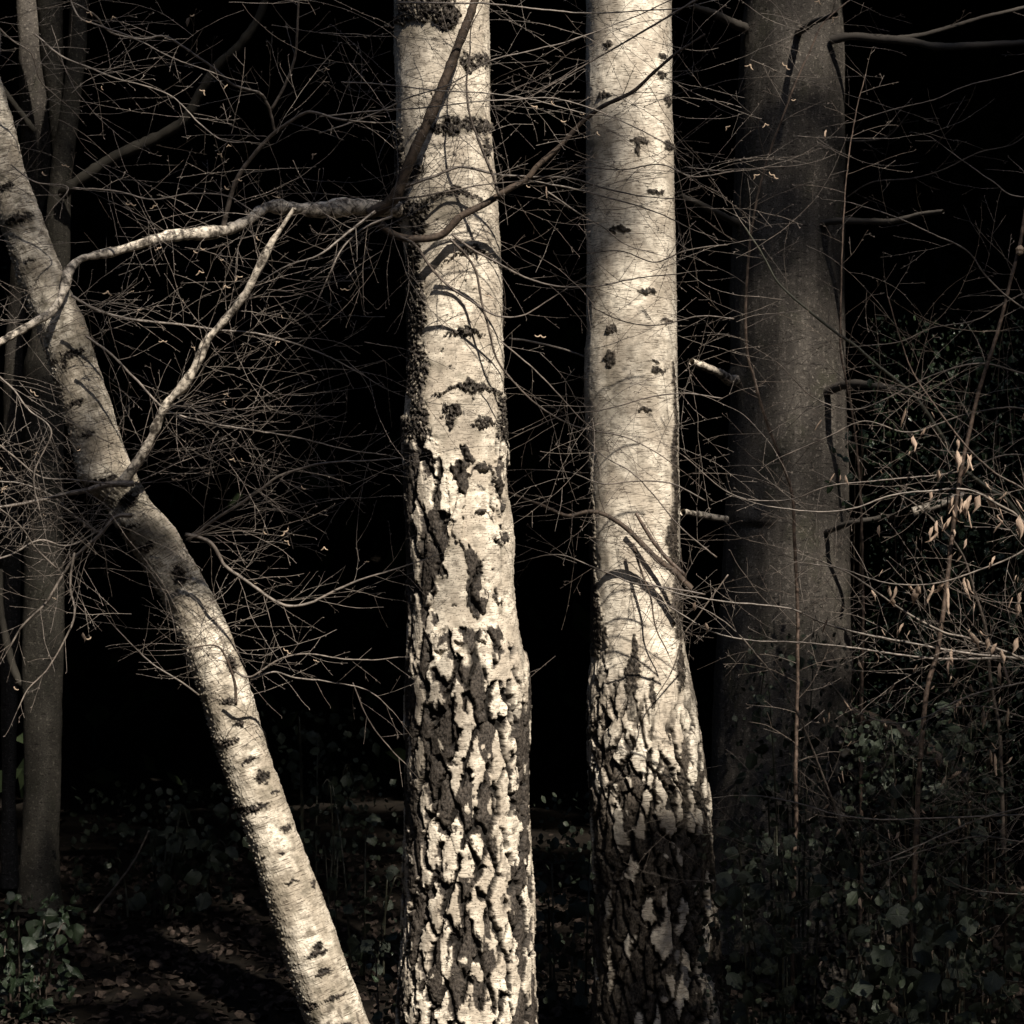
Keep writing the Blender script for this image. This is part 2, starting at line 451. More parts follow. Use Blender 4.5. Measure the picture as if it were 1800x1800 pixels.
def field_A(X, Yp, U, V, TH, CX, HW, back):
    wx = X + 3.5 * fbm(U / 13, V / 20, 31, 3); wy = Yp + 7 * fbm(U / 10, V / 22, 32, 3)
    side = np.sin(TH)
    F = mx(ell(wx, wy, 752, 18, 46, 32), ell(wx, wy, 787, 42, 22, 26), ell(wx, wy, 710, 40, 14, 12) * 0.5,
           ell(wx, wy, 824, 122, 13, 15), ell(wx, wy, 846, 112, 14, 11),
           ell(wx, wy, 795, 232, 17, 17), ell(wx, wy, 838, 228, 27, 13), ell(wx, wy, 770, 238, 28, 6) * 0.6, ell(wx, wy, 856, 265, 6, 16),
           stroke(wx, wy, [(702, 235, 7), (704, 300, 10), (712, 345, 8), (706, 390, 5)]),
           ell(wx, wy, 728, 308, 18, 15), chev(wx, wy, 803, 344, 50, 18, 5), ell(wx, wy, 722, 372, 40, 14), ell(wx, wy, 740, 400, 16, 12),
           chev(wx, wy, 832, 442, 48, 26, 5), ell(wx, wy, 826, 448, 16, 9),
           stroke(wx, wy, [(738, 405, 8), (730, 450, 10), (731, 490, 9), (737, 525, 13), (738, 560, 15), (731, 600, 10), (742, 650, 16), (736, 690, 11), (742, 740, 14), (744, 790, 22), (738, 860, 12)]),
           stroke(wx, wy, [(722, 430, 3), (722, 520, 4), (724, 700, 4)]),
           chev(wx, wy, 818, 583, 32, 10, 6), ell(wx, wy, 812, 590, 22, 5),
           chev(wx, wy, 828, 677, 62, 22, 6), ell(wx, wy, 832, 684, 22, 9),
           mx(ell(wx, wy, 789, 722, 9, 11), ell(wx, wy, 803, 722, 9, 11), ell(wx, wy, 796, 736, 9, 17)),
           chev(wx, wy, 852, 738, 24, 12, 5), ell(wx, wy, 848, 747, 12, 8),
           stroke(wx, wy, [(716, 735, 10), (714, 780, 12), (720, 820, 6), (722, 900, 5), (726, 960, 10), (722, 1020, 12), (720, 1090, 7)]),
           stroke(wx, wy, [(879, 700, 3), (881, 760, 9), (879, 820, 9), (872, 850, 10), (868, 890, 6)]),
           stroke(wx, wy, [(873, 850, 4), (876, 880, 9), (880, 915, 3)]),
           stroke(wx, wy, [(762, 775, 5), (772, 830, 11), (776, 880, 15), (777, 950, 14), (772, 985, 8), (785, 1010, 4)]),
           stroke(wx, wy, [(816, 785, 4), (826, 808, 9), (805, 822, 14), (818, 850, 8), (812, 880, 6), (806, 915, 8), (808, 945, 5)]),
           chev(wx, wy, 848, 818, 26, 18, 5),
           stroke(wx, wy, [(818, 952, 6), (836, 985, 11), (838, 1010, 12), (828, 1035, 6)]),
           ell(wx, wy, 840, 1050, 15, 27), ell(wx, wy, 876, 1041, 9, 12), ell(wx, wy, 880, 943, 11, 11),
           stroke(wx, wy, [(735, 960, 6), (748, 990, 14), (752, 1030, 8), (746, 1075, 3)]),
           chev(wx, wy, 848, 896, 18, 12, 3),
           ell(wx, wy, 765, 1125, 30, 16), ell(wx, wy, 822, 1112, 34, 12), stroke(wx, wy, [(866, 1100, 8), (880, 1130, 11), (884, 1180, 9), (886, 1230, 8)]),
           ell(wx, wy, 806, 1172, 12, 27), stroke(wx, wy, [(752, 1110, 4), (742, 1160, 16), (736, 1210, 18)]),
           ell(wx, wy, 900, 1150, 8, 20), ell(wx, wy, 905, 1185, 9, 16))
    m = sstep(-0.04, 0.10, F + 0.34 * fbm(U / 7, V / 11, 36, 4))
    # small knots
    dots = [(760, 178), (845, 60), (870, 165), (748, 500), (820, 500), (835, 518), (856, 522), (779, 620), (842, 548), (862, 641), (850, 640), (792, 650), (778, 738), (835, 705), (850, 985), (867, 1000), (800, 1065), (856, 1178), (750, 282), (800, 285), (770, 395)]
    kd = mx(*[ell(wx, wy, a, b, 4.2, 3.0) for a, b in dots])
    low = sstep(1085, 1200, Yp + 45 * fbm(U / 30, V / 60, 44, 2) - 25 * side)
    lc = 770 + 22 * fbm(V / 60, 0 * V, 61, 3)
    low = np.maximum(low, sstep(745, 800, Yp + 20 * fbm(U / 12, V / 12, 62, 2)) * sstep(lc + 4, lc - 4, wx))
    inner = sstep(-0.22, 0.02, F + 0.3 * fbm(U / 9, V / 16, 63, 3)) * sstep(755, 800, Yp)
    low = np.maximum(low, inner)
    low = sstep(0.35, 0.65, low)
    wp = np.interp(Yp, [1100, 1300, 1500, 1700, 1950], [0.74, 0.66, 0.60, 0.54, 0.45])
    strip = stroke(X + 11 * fbm(U / 18, V / 34, 49, 3), Yp, [(905, 1130, 12), (903, 1230, 11), (885, 1300, 14), (876, 1370, 14), (880, 1420, 18), (890, 1480, 17), (880, 1560, 14), (874, 1640, 16), (880, 1690, 8), (890, 1720, 4)])
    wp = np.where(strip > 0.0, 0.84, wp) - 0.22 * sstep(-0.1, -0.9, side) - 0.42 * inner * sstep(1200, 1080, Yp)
    pr, pc, pdp = plates(U, V, 71, 36, 122, low, wp)
    pr = pr * (1 - 0.45 * sstep(0.0, 0.12, strip - 0.35 * sstep(0.2, 0.5, fbm(U / 9, V / 24, 52, 3)))); pc = pc * 1.0
    ridge = knobbly(U, V, 38)
    fiss = sstep(0.1, 0.45, fbm(U / 5.5, V / 15, 39, 3))
    rough = np.maximum(m * (1 - low), pr)
    crk = np.maximum(1 - sstep(0.03, 0.16, np.abs(fbm(U / 8, V / 15, 40, 3))), 0.8 * sstep(0.3, 0.5, fbm(U / 4, V / 9, 46, 3)))
    crev = np.maximum(m * (1 - low) * crk, pc)
    rough = np.maximum(rough - 0.8 * m * (1 - low) * sstep(0.30, 0.5, fbm(U / 6, V / 14, 48, 3)), pr)
    crev = np.maximum(crev, sstep(0.05, 0.4, kd))
    # dark line along patch edges
    crev = np.maximum(crev, 0.55 * np.exp(-((F + 0.02) / 0.05) ** 2) * (1 - low))
    stain = np.clip(sstep(-0.55, 0.0, F) * 0.55 + 0.45 * sstep(0.15, 0.7, fbm(U / 55, V / 40, 41, 3)), 0, 0.8) * (1 - low)
    stain = np.maximum(stain, 0.7 * sstep(-0.3, 0.5, ell(X, Yp, 790, 372, 60, 30)))
    stain = np.maximum(stain, 0.6 * sstep(-0.3, 0.6, ell(X, Yp, 745, 60, 50, 30)))
    disp = m * (1 - low) * (3.5 + 3.0 * ridge - 6.0 * crk) + 1.6 * fbm(U / 45, V / 60, 42, 3) + 0.25 * fbm(U / 14, V / 8, 43, 3) + pdp
    disp = disp - 2.5 * (crev > 0.5) * (1 - low)
    disp = disp + 9 * np.clip(ell(X, Yp, 752, 20, 46, 34), 0, 1) ** 0.5 + 9 * np.clip(ell(X, Yp, 787, 44, 22, 24), 0, 1) ** 0.5
    disp = disp + 6 * np.clip(ell(X, Yp, 712, 370, 34, 40), 0, 1)
    # peeled edge and pale groove down the right
    gr = stroke(X, Yp, [(886, 930, 6), (884, 1000, 7), (887, 1080, 6)])
    disp = disp - 3 * np.clip(gr, 0, 1)
    # paper curls at the silhouettes
    disp = disp + 1.2 * sstep(0.45, 0.75, fbm(U / 4, V / 9, 47, 2)) * (1 - m) * sstep(0.7, 0.95, np.abs(side))
    return dict(rough=rough, crev=crev, stain=stain, disp=disp)

def field_B(X, Yp, U, V, TH, CX, HW, back):
    wx = X + 3 * fbm(U / 13, V / 20, 131, 3); wy = Yp + 6 * fbm(U / 10, V / 22, 132, 3)
    side = np.sin(TH)
    F = mx(ell(wx, wy, 1122, 257, 15, 7), ell(wx, wy, 1117, 272, 5, 11), ell(wx, wy, 1087, 410, 17, 6), ell(wx, wy, 1060, 176, 12, 5),
           ell(wx, wy, 1133, 518, 17, 5), ell(wx, wy, 1150, 345, 17, 4), ell(wx, wy, 1072, 582, 10, 7), ell(wx, wy, 1071, 634, 8, 13),
           ell(wx, wy, 1160, 108, 8, 4), ell(wx, wy, 1160, 140, 9, 5), ell(wx, wy, 1170, 183, 8, 9), ell(wx, wy, 1172, 262, 10, 8),
           ell(wx, wy, 1152, 655, 13, 5), ell(wx, wy, 1130, 722, 12, 4), ell(wx, wy, 1148, 640, 7, 3), ell(wx, wy, 1068, 88, 8, 4), ell(wx, wy, 1168, 568, 12, 4),
           stroke(wx, wy, [(1179, 640, 2), (1184, 740, 4), (1181, 800, 5), (1186, 880, 5), (1178, 930, 9), (1175, 945, 12), (1188, 1010, 6), (1186, 1060, 12), (1190, 1120, 6)]),
           stroke(wx, wy, [(1034, 770, 2), (1036, 850, 5), (1040, 910, 5), (1040, 1000, 6), (1044, 1080, 12), (1050, 1110, 10), (1046, 1150, 5)]),
           stroke(wx, wy, [(1062, 1100, 4), (1064, 1130, 2)]),
           stroke(wx, wy, [(1112, 1110, 2), (1112, 1150, 7), (1108, 1170, 13), (1106, 1215, 8), (1108, 1260, 7)]),
           ell(wx, wy, 1082, 1225, 7, 35), ell(wx, wy, 1060, 1200, 7, 40), ell(wx, wy, 1192, 1170, 8, 40), ell(wx, wy, 1142, 1215, 5, 30))
    m = sstep(-0.04, 0.10, F + 0.40 * fbm(U / 6, V / 5, 136, 4))
    low = sstep(1175, 1310, Yp + 50 * fbm(U / 18, V / 60, 144, 2) - 40 * np.exp(-((X - 1150) / 35) ** 2) + 60 * np.exp(-((X - 1055) / 25) ** 2))
    wp = np.interp(Yp, [1100, 1300, 1400, 1500, 1700, 1950], [0.85, 0.70, 0.50, 0.34, 0.24, 0.2])  # white plates thin out downwards, partly painting in the shade at the foot
    wp = wp + 0.25 * np.exp(-((X - 1150) / 30) ** 2) * sstep(1480, 1380, Yp)
    pr, pc, pdp = plates(U, V, 171, 28, 94, low, wp)
    rough = np.maximum(m * (1 - low), pr)
    crev = np.maximum(m * (1 - low) * sstep(-0.1, 0.30, fbm(U / 5, V / 9, 140, 3)), pc)
    # long ridge line of bark on the left
    rid = stroke(X + 2 * fbm(U / 10, V / 20, 150, 2), Yp, [(1064, 590, 2), (1066, 660, 3.5), (1070, 720, 3), (1074, 770, 2)])
    stain = 0.28 * sstep(0.1, 0.7, fbm(U / 35, V / 60, 141, 3)) * (1 - low)
    stain = np.maximum(stain, 0.6 * sstep(-0.4, 0.7, ell(X, Yp, 1050, 262, 32, 34)))
    stain = np.maximum(stain, 0.45 * sstep(-0.4, 0.7, ell(X, Yp, 1078, 690, 20, 60)))
    stain = np.maximum(stain, sstep(-0.6, -0.05, F) * 0.35 * (1 - low))
    stain = np.maximum(stain, 0.5 * sstep(-0.2, 0.6, rid))
    disp = m * (1 - low) * (2 + 2 * knobbly(U, V, 138)) + 1.5 * fbm(U / 40, V / 70, 142, 3) + 0.2 * fbm(U / 12, V / 6, 143, 3) + pdp
    disp = disp + 3 * sstep(1075, 1060, X) * sstep(580, 620, Yp) * sstep(800, 720, Yp)
    disp = disp + 1.0 * sstep(0.5, 0.8, fbm(U / 3, V / 7, 147, 2)) * (1 - m) * sstep(0.75, 0.97, np.abs(side))
    return dict(rough=rough, crev=crev, stain=stain, disp=disp)

def field_C(X, Yp, U, V, TH, CX, HW, back):
    wx = X + 3 * fbm(U / 13, V / 14, 231, 3); wy = Yp + 5 * fbm(U / 10, V / 15, 232, 3)
    side = np.sin(TH)
    def tl(cx, cy, rx, ry):     # ellipse across the leaning stem (rises to the right)
        a = 0.33
        dx = (wx - cx) * math.cos(a) - (wy - cy) * math.sin(a); dy = (wx - cx) * math.sin(a) + (wy - cy) * math.cos(a)
        return 1 - np.sqrt((dx / rx) ** 2 + (dy / ry) ** 2)
    F = mx(tl(40, 388, 26, 9), tl(17, 332, 14, 7), tl(60, 462, 9, 3), tl(133, 624, 20, 8), tl(120, 640, 5, 12), tl(142, 708, 17, 5), tl(160, 765, 15, 5),
           tl(180, 850, 38, 6), tl(225, 930, 30, 6), tl(230, 880, 15, 14), tl(265, 960, 16, 8), tl(320, 1010, 12, 18),
           tl(404, 1302, 22, 6), tl(440, 1333, 16, 5), tl(465, 1362, 12, 13), tl(410, 1165, 10, 16), tl(405, 1230, 14, 7), tl(425, 1270, 12, 5),
           tl(448, 1418, 32, 7), tl(425, 1420, 12, 10), tl(505, 1453, 9, 6), tl(498, 1495, 6, 3), tl(485, 1390, 7, 4), tl(515, 1545, 16, 2.5),
           tl(560, 1668, 22, 5), tl(563, 1655, 8, 9), tl(572, 1700, 14, 7), tl(548, 1762, 18, 8), tl(590, 1745, 22, 4), tl(552, 1552, 4, 7), tl(600, 1795, 20, 6), tl(470, 1500, 6, 2))
    m = sstep(-0.04, 0.12, F + 0.55 * fbm(U / 8, V / 4, 236, 4) - 0.06)
    low = 0.0
    crk = sstep(1700, 1850, Yp) * sstep(0.25, 0.4, fbm(U / 12, V / 30, 250, 3))
    rough = np.maximum(m, crk)
    crev = np.maximum(m * sstep(-0.25, 0.15, fbm(U / 5, V / 5, 240, 3)), crk * 0.4)
    mottle = fbm(U / 22, V / 30, 241, 3)
    stain = 0.55 * sstep(0.05, 0.6, mottle) + 0.35 * sstep(-0.2, -0.8, side) * sstep(850, 950, Yp)
    stain = np.maximum(stain, 0.75 * sstep(-0.5, 0.4, ell(X, Yp, 210, 870, 60, 36)))
    stain = np.maximum(stain, 0.7 * sstep(-0.3, 0.5, ell(X, Yp, 262, 950, 50, 40)))
    stain = np.maximum(stain, 0.6 * sstep(-0.5, 0.3, ell(X, Yp, 150, 610, 36, 22)))
    stain = np.clip(np.maximum(stain, sstep(-0.7, -0.05, F) * 0.5), 0, 0.85)
    stain = np.clip(stain + 0.35 * sstep(1000, 700, Yp) * sstep(-0.1, 0.5, fbm(U / 12, V / 16, 261, 3)) + 0.3 * sstep(1680, 1850, Yp), 0, 0.88)
    rings = 1.6 * fbm(U / 60, V / 22, 251, 3) + 5 * np.exp(-((Yp - 835) / 28) ** 2) - 3 * np.exp(-((Yp - 885) / 18) ** 2) + 4 * np.exp(-((Yp - 935) / 25) ** 2)
    disp = m * (1.5 + 2 * knobbly(U, V, 238)) + 1.5 * fbm(U / 35, V / 50, 242, 3) + rings + 0.3 * fbm(U / 14, V / 4, 243, 3)
    disp = disp + 7 * np.clip(ell(X, Yp, 36, 385, 44, 26), 0, 1) - 5 * np.clip(ell(X, Yp, 42, 378, 26, 8), 0, 1)
    kn = np.maximum(sstep(-0.2, 0.5, ell(X, Yp, 330, 1010, 26, 70)), sstep(-0.2, 0.5, ell(X, Yp, 225, 880, 60, 46)))
    disp = disp + kn * 3.0 * fbm(U / 7, V / 9, 262, 3)
    crev = np.maximum(crev, kn * 0.8 * (1 - sstep(0.02, 0.10, np.abs(fbm(U / 10, V / 13, 263, 3)))))
    disp = disp + 5 * np.clip(ell(X, Yp, 205, 860, 70, 34), 0, 1) + 3 * np.clip(ell(X, Yp, 130, 570, 60, 30), 0, 1)
    disp = disp - 4 * m * (crev > 0.6)
    # shaggy paper curls, strongest on the left rim
    disp = disp + (1.0 + 3.2 * sstep(-0.6, -1.0, side)) * sstep(0.25, 0.6, fbm(U / 4, V / 5, 247, 2)) * (1 - m)
    return dict(rough=rough, crev=crev, stain=stain, disp=disp)

def field_beech(seed):
    def f(X, Yp, U, V, TH, CX, HW, back):
        z = 0 * X
        d = 2.2 * fbm(U / 60, V / 120, seed, 3) + 0.5 * fbm(U / 10, V / 12, seed + 1, 3)
        return dict(rough=z, crev=z, stain=z, disp=d)
    return f
def field_beech_D(X, Yp, U, V, TH, CX, HW, back):
    r = field_beech(301)(X, Yp, U, V, TH, CX, HW, back)
    r['disp'] = r['disp'] + 10 * np.clip(ell(X, Yp, 1318, 910, 40, 26), 0, 1) - 7 * np.clip(ell(X, Yp, 1322, 926, 32, 8), 0, 1) \
        + 8 * np.clip(ell(X, Yp, 1280, 660, 20, 18), 0, 1) + 4 * np.clip(ell(X, Yp, 1415, 468, 9, 7), 0, 1) - 5 * np.clip(ell(X, Yp, 1415, 468, 5, 3), 0, 1) \
        + 3.5 * np.cos(TH * 5 + 0.5) * sstep(900, 1700, Yp)
    return r

birch_near = thing("birch_tree", "thick silver birch with shaggy diamond-fissured lower bark, nearest upright trunk left of centre", "tree", P(815, 1950, 9.0))
birch_far = thing("birch_tree", "upright silver birch with smooth cream upper bark, between the shaggy birch and the grey beech", "tree", P(1140, 1864, 9.8))
birch_lean = thing("birch_tree", "silver birch leaning steeply to the left, its streaked stem crossing the lower left", "tree", P(680, 2038, 8.3))
beech_right = thing("beech_tree", "broad dim grey beech trunk with dead branch stubs, right of the cream birches", "tree", P(1385, 1656, 12.5))
beech_left = thing("beech_tree", "dim green-grey forked beech trunk standing behind the leaning birch at left", "tree", P(75, 1600, 13.5))

ED_A = [(-150, 690, 862), (0, 692, 860), (100, 693, 861), (200, 697, 861), (300, 698, 870), (350, 703, 875), (400, 706, 878), (500, 716, 883), (600, 721, 884), (680, 716, 886), (740, 708, 888), (800, 712, 888), (860, 715, 892),
        (900, 716, 899), (960, 717, 905), (1000, 719, 902), (1060, 722, 905), (1110, 722, 913), (1160, 720, 924), (1200, 716, 927), (1300, 716, 926), (1400, 717, 925), (1500, 716, 928), (1600, 714, 933), (1700, 708, 936), (1800, 702, 940), (1900, 690, 955), (1990, 655, 990)]
ED_B = [(-150, 1030, 1178), (0, 1030, 1180), (200, 1030, 1182), (400, 1031, 1187), (600, 1031, 1190), (700, 1030, 1192), (900, 1036, 1195), (1000, 1042, 1196), (1100, 1041, 1198), (1150, 1040, 1207), (1200, 1036, 1216), (1300, 1038, 1226), (1400, 1042, 1241), (1500, 1046, 1248), (1600, 1050, 1254), (1700, 1050, 1264), (1800, 1044, 1284), (1900, 1020, 1310)]
ED_C = [(-160, -170, -105), (0, -110, -42), (100, -82, -12), (200, -50, 20), (300, -22, 44), (400, 5, 80), (500, 36, 120), (560, 60, 146), (640, 88, 172), (700, 105, 192), (800, 135, 222), (850, 148, 240), (900, 192, 284), (950, 224, 318), (1000, 255, 348), (1050, 284, 376), (1100, 308, 400), (1200, 345, 438), (1300, 376, 465), (1400, 410, 500), (1500, 445, 537), (1600, 476, 577), (1700, 506, 612), (1800, 540, 650), (1900, 572, 694), (2080, 620, 780)]
ED_D = [(-150, 1312, 1478), (0, 1310, 1480), (100, 1300, 1484), (300, 1292, 1485), (500, 1284, 1484), (700, 1284, 1488), (800, 1279, 1490), (1000, 1270, 1494), (1200, 1256, 1497), (1400, 1248, 1503), (1600, 1235, 1520), (1700, 1215, 1545)]

make_trunk("trunk", ED_A, -150, 1985, 1200, 220, 50, 9.0, field_A, M['birch_a'], birch_near)
make_trunk("trunk", ED_B, -150, 1900, 1080, 180, 40, 9.8, field_B, M['birch_b'], birch_far)
make_trunk("trunk", ED_C, -160, 2075, 1150, 130, 36, 8.3, field_C, M['birch_c'], birch_lean)
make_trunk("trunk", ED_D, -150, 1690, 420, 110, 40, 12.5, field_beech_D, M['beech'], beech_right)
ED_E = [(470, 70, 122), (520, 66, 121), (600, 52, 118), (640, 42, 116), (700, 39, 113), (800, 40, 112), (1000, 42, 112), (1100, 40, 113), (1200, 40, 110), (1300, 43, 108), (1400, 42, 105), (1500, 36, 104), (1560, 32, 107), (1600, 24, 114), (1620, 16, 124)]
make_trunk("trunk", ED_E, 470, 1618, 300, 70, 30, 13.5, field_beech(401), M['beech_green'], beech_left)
ED_E2 = [(-150, 150, 190), (0, 122, 154), (100, 118, 150), (200, 104, 138), (270, 92, 130), (340, 86, 124), (420, 78, 122), (480, 70, 122)]
make_trunk("stem", ED_E2, -150, 480, 120, 50, 20, 13.5, field_beech(411), M['beech_green'], beech_left)
ED_E3 = [(-150, 42, 82), (0, 64, 110), (100, 72, 112), (180, 84, 116), (260, 92, 122), (330, 96, 122)]
make_trunk("stem", ED_E3, -150, 330, 100, 50, 20, 13.55, field_beech(421), M['beech_green'], beech_left)
beech_slim = thing("beech_tree", "slim dim stem behind the forked beech at the far left edge", "tree", P(20, 1590, 14.2))
ED_G = [(-150, 22, 62), (0, 28, 66), (150, 34, 78), (250, 38, 90), (330, 34, 86), (420, 22, 60), (600, 8, 40), (900, 2, 36), (1100, 0, 34), (1250, 2, 30), (1400, 4, 28), (1580, 0, 36)]
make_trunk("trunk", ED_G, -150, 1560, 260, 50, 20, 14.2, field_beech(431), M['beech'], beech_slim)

# ------------------------------------------------------------------ tubes (branches, twigs), built in picture px + depth, then placed
class Tubes:
    def __init__(s, sides=5): s.v = []; s.f = []; s.n = 0; s.k = sides
    def add(s, pts, rad, cap=True):
        """pts (n,3) world metres, rad (n)"""
        p = np.asarray(pts, float); r = np.asarray(rad, float); n = len(p); k = s.k
        if n < 2: return
        t = np.gradient(p, axis=0); t /= (np.linalg.norm(t, axis=1)[:, None] + 1e-12)
        ref = np.array([0.05, 1.0, 0.03]); ref /= np.linalg.norm(ref)
        a = np.cross(t, ref); ln = np.linalg.norm(a, axis=1)
        bad = ln < 0.15
        if bad.any():
            a[bad] = np.cross(t[bad], np.array([1.0, 0, 0]))
        a /= (np.linalg.norm(a, axis=1)[:, None] + 1e-12)
        b = np.cross(t, a)
        ang = np.arange(k) / k * 2 * math.pi
        ring = p[:, None, :] + r[:, None, None] * (a[:, None, :] * np.cos(ang)[None, :, None] + b[:, None, :] * np.sin(ang)[None, :, None])
        s.v.append(ring.reshape(-1, 3))
        i = np.arange(n - 1)[:, None] * k; c = np.arange(k)[None, :]; c2 = (c + 1) % k
        s.f.append((np.stack([i + c, i + c2, i + k + c2, i + k + c], -1).reshape(-1, 4)) + s.n)
        s.n += n * k
        if cap and k == 5:
            base = s.n
            s.v.append(p[[0, -1]])
            cc = np.arange(k); q = base - n * k
            s.f.append(np.stack([cc + q, np.full(k, base), np.full(k, base), (cc + 1) % k + q], -1)[:0])
            e = base - k
            s.tri = getattr(s, 'tri', [])
            s.tri.append(np.stack([cc + e, (cc + 1) % k + e, np.full(k, base + 1)], -1))
            s.tri.append(np.stack([(cc + 1) % k + q, cc + q, np.full(k, base)], -1))
            s.n += 2
    def build(s, name, mat, parent=None, kind=None):
        if not s.v: return None
        F = [np.concatenate([f for f in s.f if len(f)])]
        if getattr(s, 'tri', None): F.append(np.concatenate(s.tri))
        return mesh_np(name, np.concatenate(s.v), F, mat, parent, kind=kind)

def to_world(q, Y0):
    """q (n,3): px, py, depth offset px (positive = away) around depth Y0"""
    q = np.asarray(q, float)
    Y = Y0 + q[:, 2] * 0.002
    return np.stack([(q[:, 0] - 900) / FPX * Y, Y, H - (q[:, 1] - 900) / FPX * Y], -1)

def catmull(pts, step):
    p = np.asarray(pts, float)
    p = np.vstack([2 * p[0] - p[1], p, 2 * p[-1] - p[-2]])
    out = []
    for i in range(1, len(p) - 2):
        n = max(2, int(np.linalg.norm(p[i + 1] - p[i]) / step))
        t = np.linspace(0, 1, n, endpoint=False)[:, None]
        a, b, c, d = p[i - 1], p[i], p[i + 1], p[i + 2]
        out.append(0.5 * ((2 * b) + (-a + c) * t + (2 * a - 5 * b + 4 * c - d) * t ** 2 + (-a + 3 * b - 3 * c + d) * t ** 3))
    out.append(p[-2][None, :])
    return np.vstack(out)

def side_twig(start, d, L, w, T, Y0, lev, bend=None, buds=True, tips=None):
    """grow one twig from start (px space) along unit dir d"""
    n = max(3, int(L / 11))
    p = np.array(start, float); d = np.array(d, float)
    pts = [p.copy()]; dirs = [d.copy()]
    bend = rnd.uniform(-0.05, 0.05) if bend is None else bend
    zig = rnd.choice((-1, 1))
    for i in range(n):
        a = bend + zig * (0.07 if i % 3 == 0 else 0.0) + rnd.gauss(0, 0.04)
        if i % 3 == 0: zig = -zig
        c, s_ = math.cos(a), math.sin(a)
        d = np.array([d[0] * c - d[1] * s_, d[0] * s_ + d[1] * c, d[2] + rnd.gauss(0, 0.04)])
        d /= np.linalg.norm(d)
        p = p + d * (L / n)
        pts.append(p.copy()); dirs.append(d.copy())
    q = np.array(pts)
    rr = np.linspace(w, max(0.9, w * 0.55), len(q)) / 2 * 0.60
    T.add(to_world(q, Y0), rr * 0.002 * Y0 / 9.0)
    if tips is not None: tips.append((q[-1], Y0))
    if buds:
        for i in range(2, len(q), 2 if lev > 1 else 3):
            if rnd.random() < 0.75:
                s2 = (1 if i % 4 < 2 else -1) * rnd.uniform(0.5, 0.9)
                dd = dirs[i]; c, s_ = math.cos(s2), math.sin(s2)
                e = np.array([dd[0] * c - dd[1] * s_, dd[0] * s_ + dd[1] * c, dd[2]])
                bl = rnd.uniform(2.5, 5)
                bq = np.array([q[i], q[i] + e * bl * 0.6, q[i] + e * bl])
                T.add(to_world(bq, Y0), np.array([0.35, 0.68, 0.2]) * 0.002 * Y0 / 9.0)
    if lev < 3:
        k = 2 + rnd.randint(0, 1)
        sg = rnd.choice((-1, 1))
        while k < len(q) - 1:
            if rnd.random() < (0.62 if lev == 1 else 0.45):
                sg = -sg
                a = sg * rnd.uniform(0.45, 0.95); dd = dirs[k]
                c, s_ = math.cos(a), math.sin(a)
                e = np.array([dd[0] * c - dd[1] * s_, dd[0] * s_ + dd[1] * c, dd[2] + rnd.gauss(0, 0.35)]); e /= np.linalg.norm(e)
                rem = L * (1 - k / len(q))
                l2 = max(12, rem * rnd.uniform(0.35, 0.85))
                side_twig(q[k], e, l2, max(0.9, w * 0.7), T, Y0, lev + 1, -sg * rnd.uniform(0, 0.06), buds, tips)
            k += rnd.randint(2, 4) if lev == 1 else rnd.randint(3, 5)

TIPS = {}
def branch(owner, pts, w0, w1, Y0, dz=(0, 0), mat='twig', dens=1.0, tl=(60, 190), tmat=None, name='branch', both=True, kink=1.0, start=0.0, up=0.0, label=None, lev=1, tang=(0.4, 1.0), lump=0.0):
    """a traced limb with its spray of twigs; dz: depth offset px at start and end"""
    p = np.array(pts, float)
    t = np.linspace(0, 1, len(p))
    q = np.column_stack([p, dz[0] + (dz[1] - dz[0]) * t])
    c = catmull(q, 7.0)
    n = len(c)
    if kink:
        jj = np.cumsum(rng.normal(0, 0.28 * kink, (n, 3)), axis=0); jj -= np.linspace(0, 1, n)[:, None] * jj[-1]
        c = c + jj
    w = np.linspace(w0, w1, n) * (1 + 0.06 * rng.normal(0, 1, n))
    if lump: w = w * (1 + lump * fbm(np.arange(n) * 0.13, np.zeros(n) + w0 + 0.37, 5, 3))
    T = Tubes(8 if w0 > 10 else 5)
    T.add(to_world(c, Y0), w / 2 * 0.002 * Y0 / 9.0)
    o = T.build(name, M[mat], owner)
    if label: o['label'] = label
    if dens > 0:
        S2 = Tubes(4)
        tips = []
        seglen = np.concatenate([[0], np.cumsum(np.linalg.norm(np.diff(c, axis=0), axis=1))])
        tot = seglen[-1]
        s = tot * start + rnd.uniform(5, 20)
        sg = rnd.choice((-1, 1))
        while s < tot - 6:
            i = min(int(np.searchsorted(seglen, s)), n - 2)
            d = c[i + 1] - c[i - 1 if i else 0]; d /= (np.linalg.norm(d) + 1e-9)
            sg = -sg if both else sg
            a = sg * rnd.uniform(*tang)
            cc, ss = math.cos(a), math.sin(a)
            e = np.array([d[0] * cc - d[1] * ss, d[0] * ss + d[1] * cc - up, d[2] + rnd.gauss(0, 0.45)]); e /= np.linalg.norm(e)
            L = rnd.uniform(*tl) * (1.0 - 0.45 * s / tot)
            side_twig(c[i], e, L, min(2.3, max(1.3, w[i] * 0.45)), S2, Y0, lev, None, True, tips)
            s += rnd.uniform(16, 42) / dens
        # the end carries on as a twig
        d = c[-1] - c[-3]; d /= np.linalg.norm(d)
        if w1 < 4: side_twig(c[-1], d, rnd.uniform(30, 80), max(1, w1 * 0.8), S2, Y0, 2, None, True, tips)
        S2.build("twigs", M[tmat or ('twig' if mat in ('limb', 'twig', 'beech_green', 'birch_c') else mat)], o, kind='stuff')
        TIPS.setdefault(owner.name, []).extend(tips)
    return o

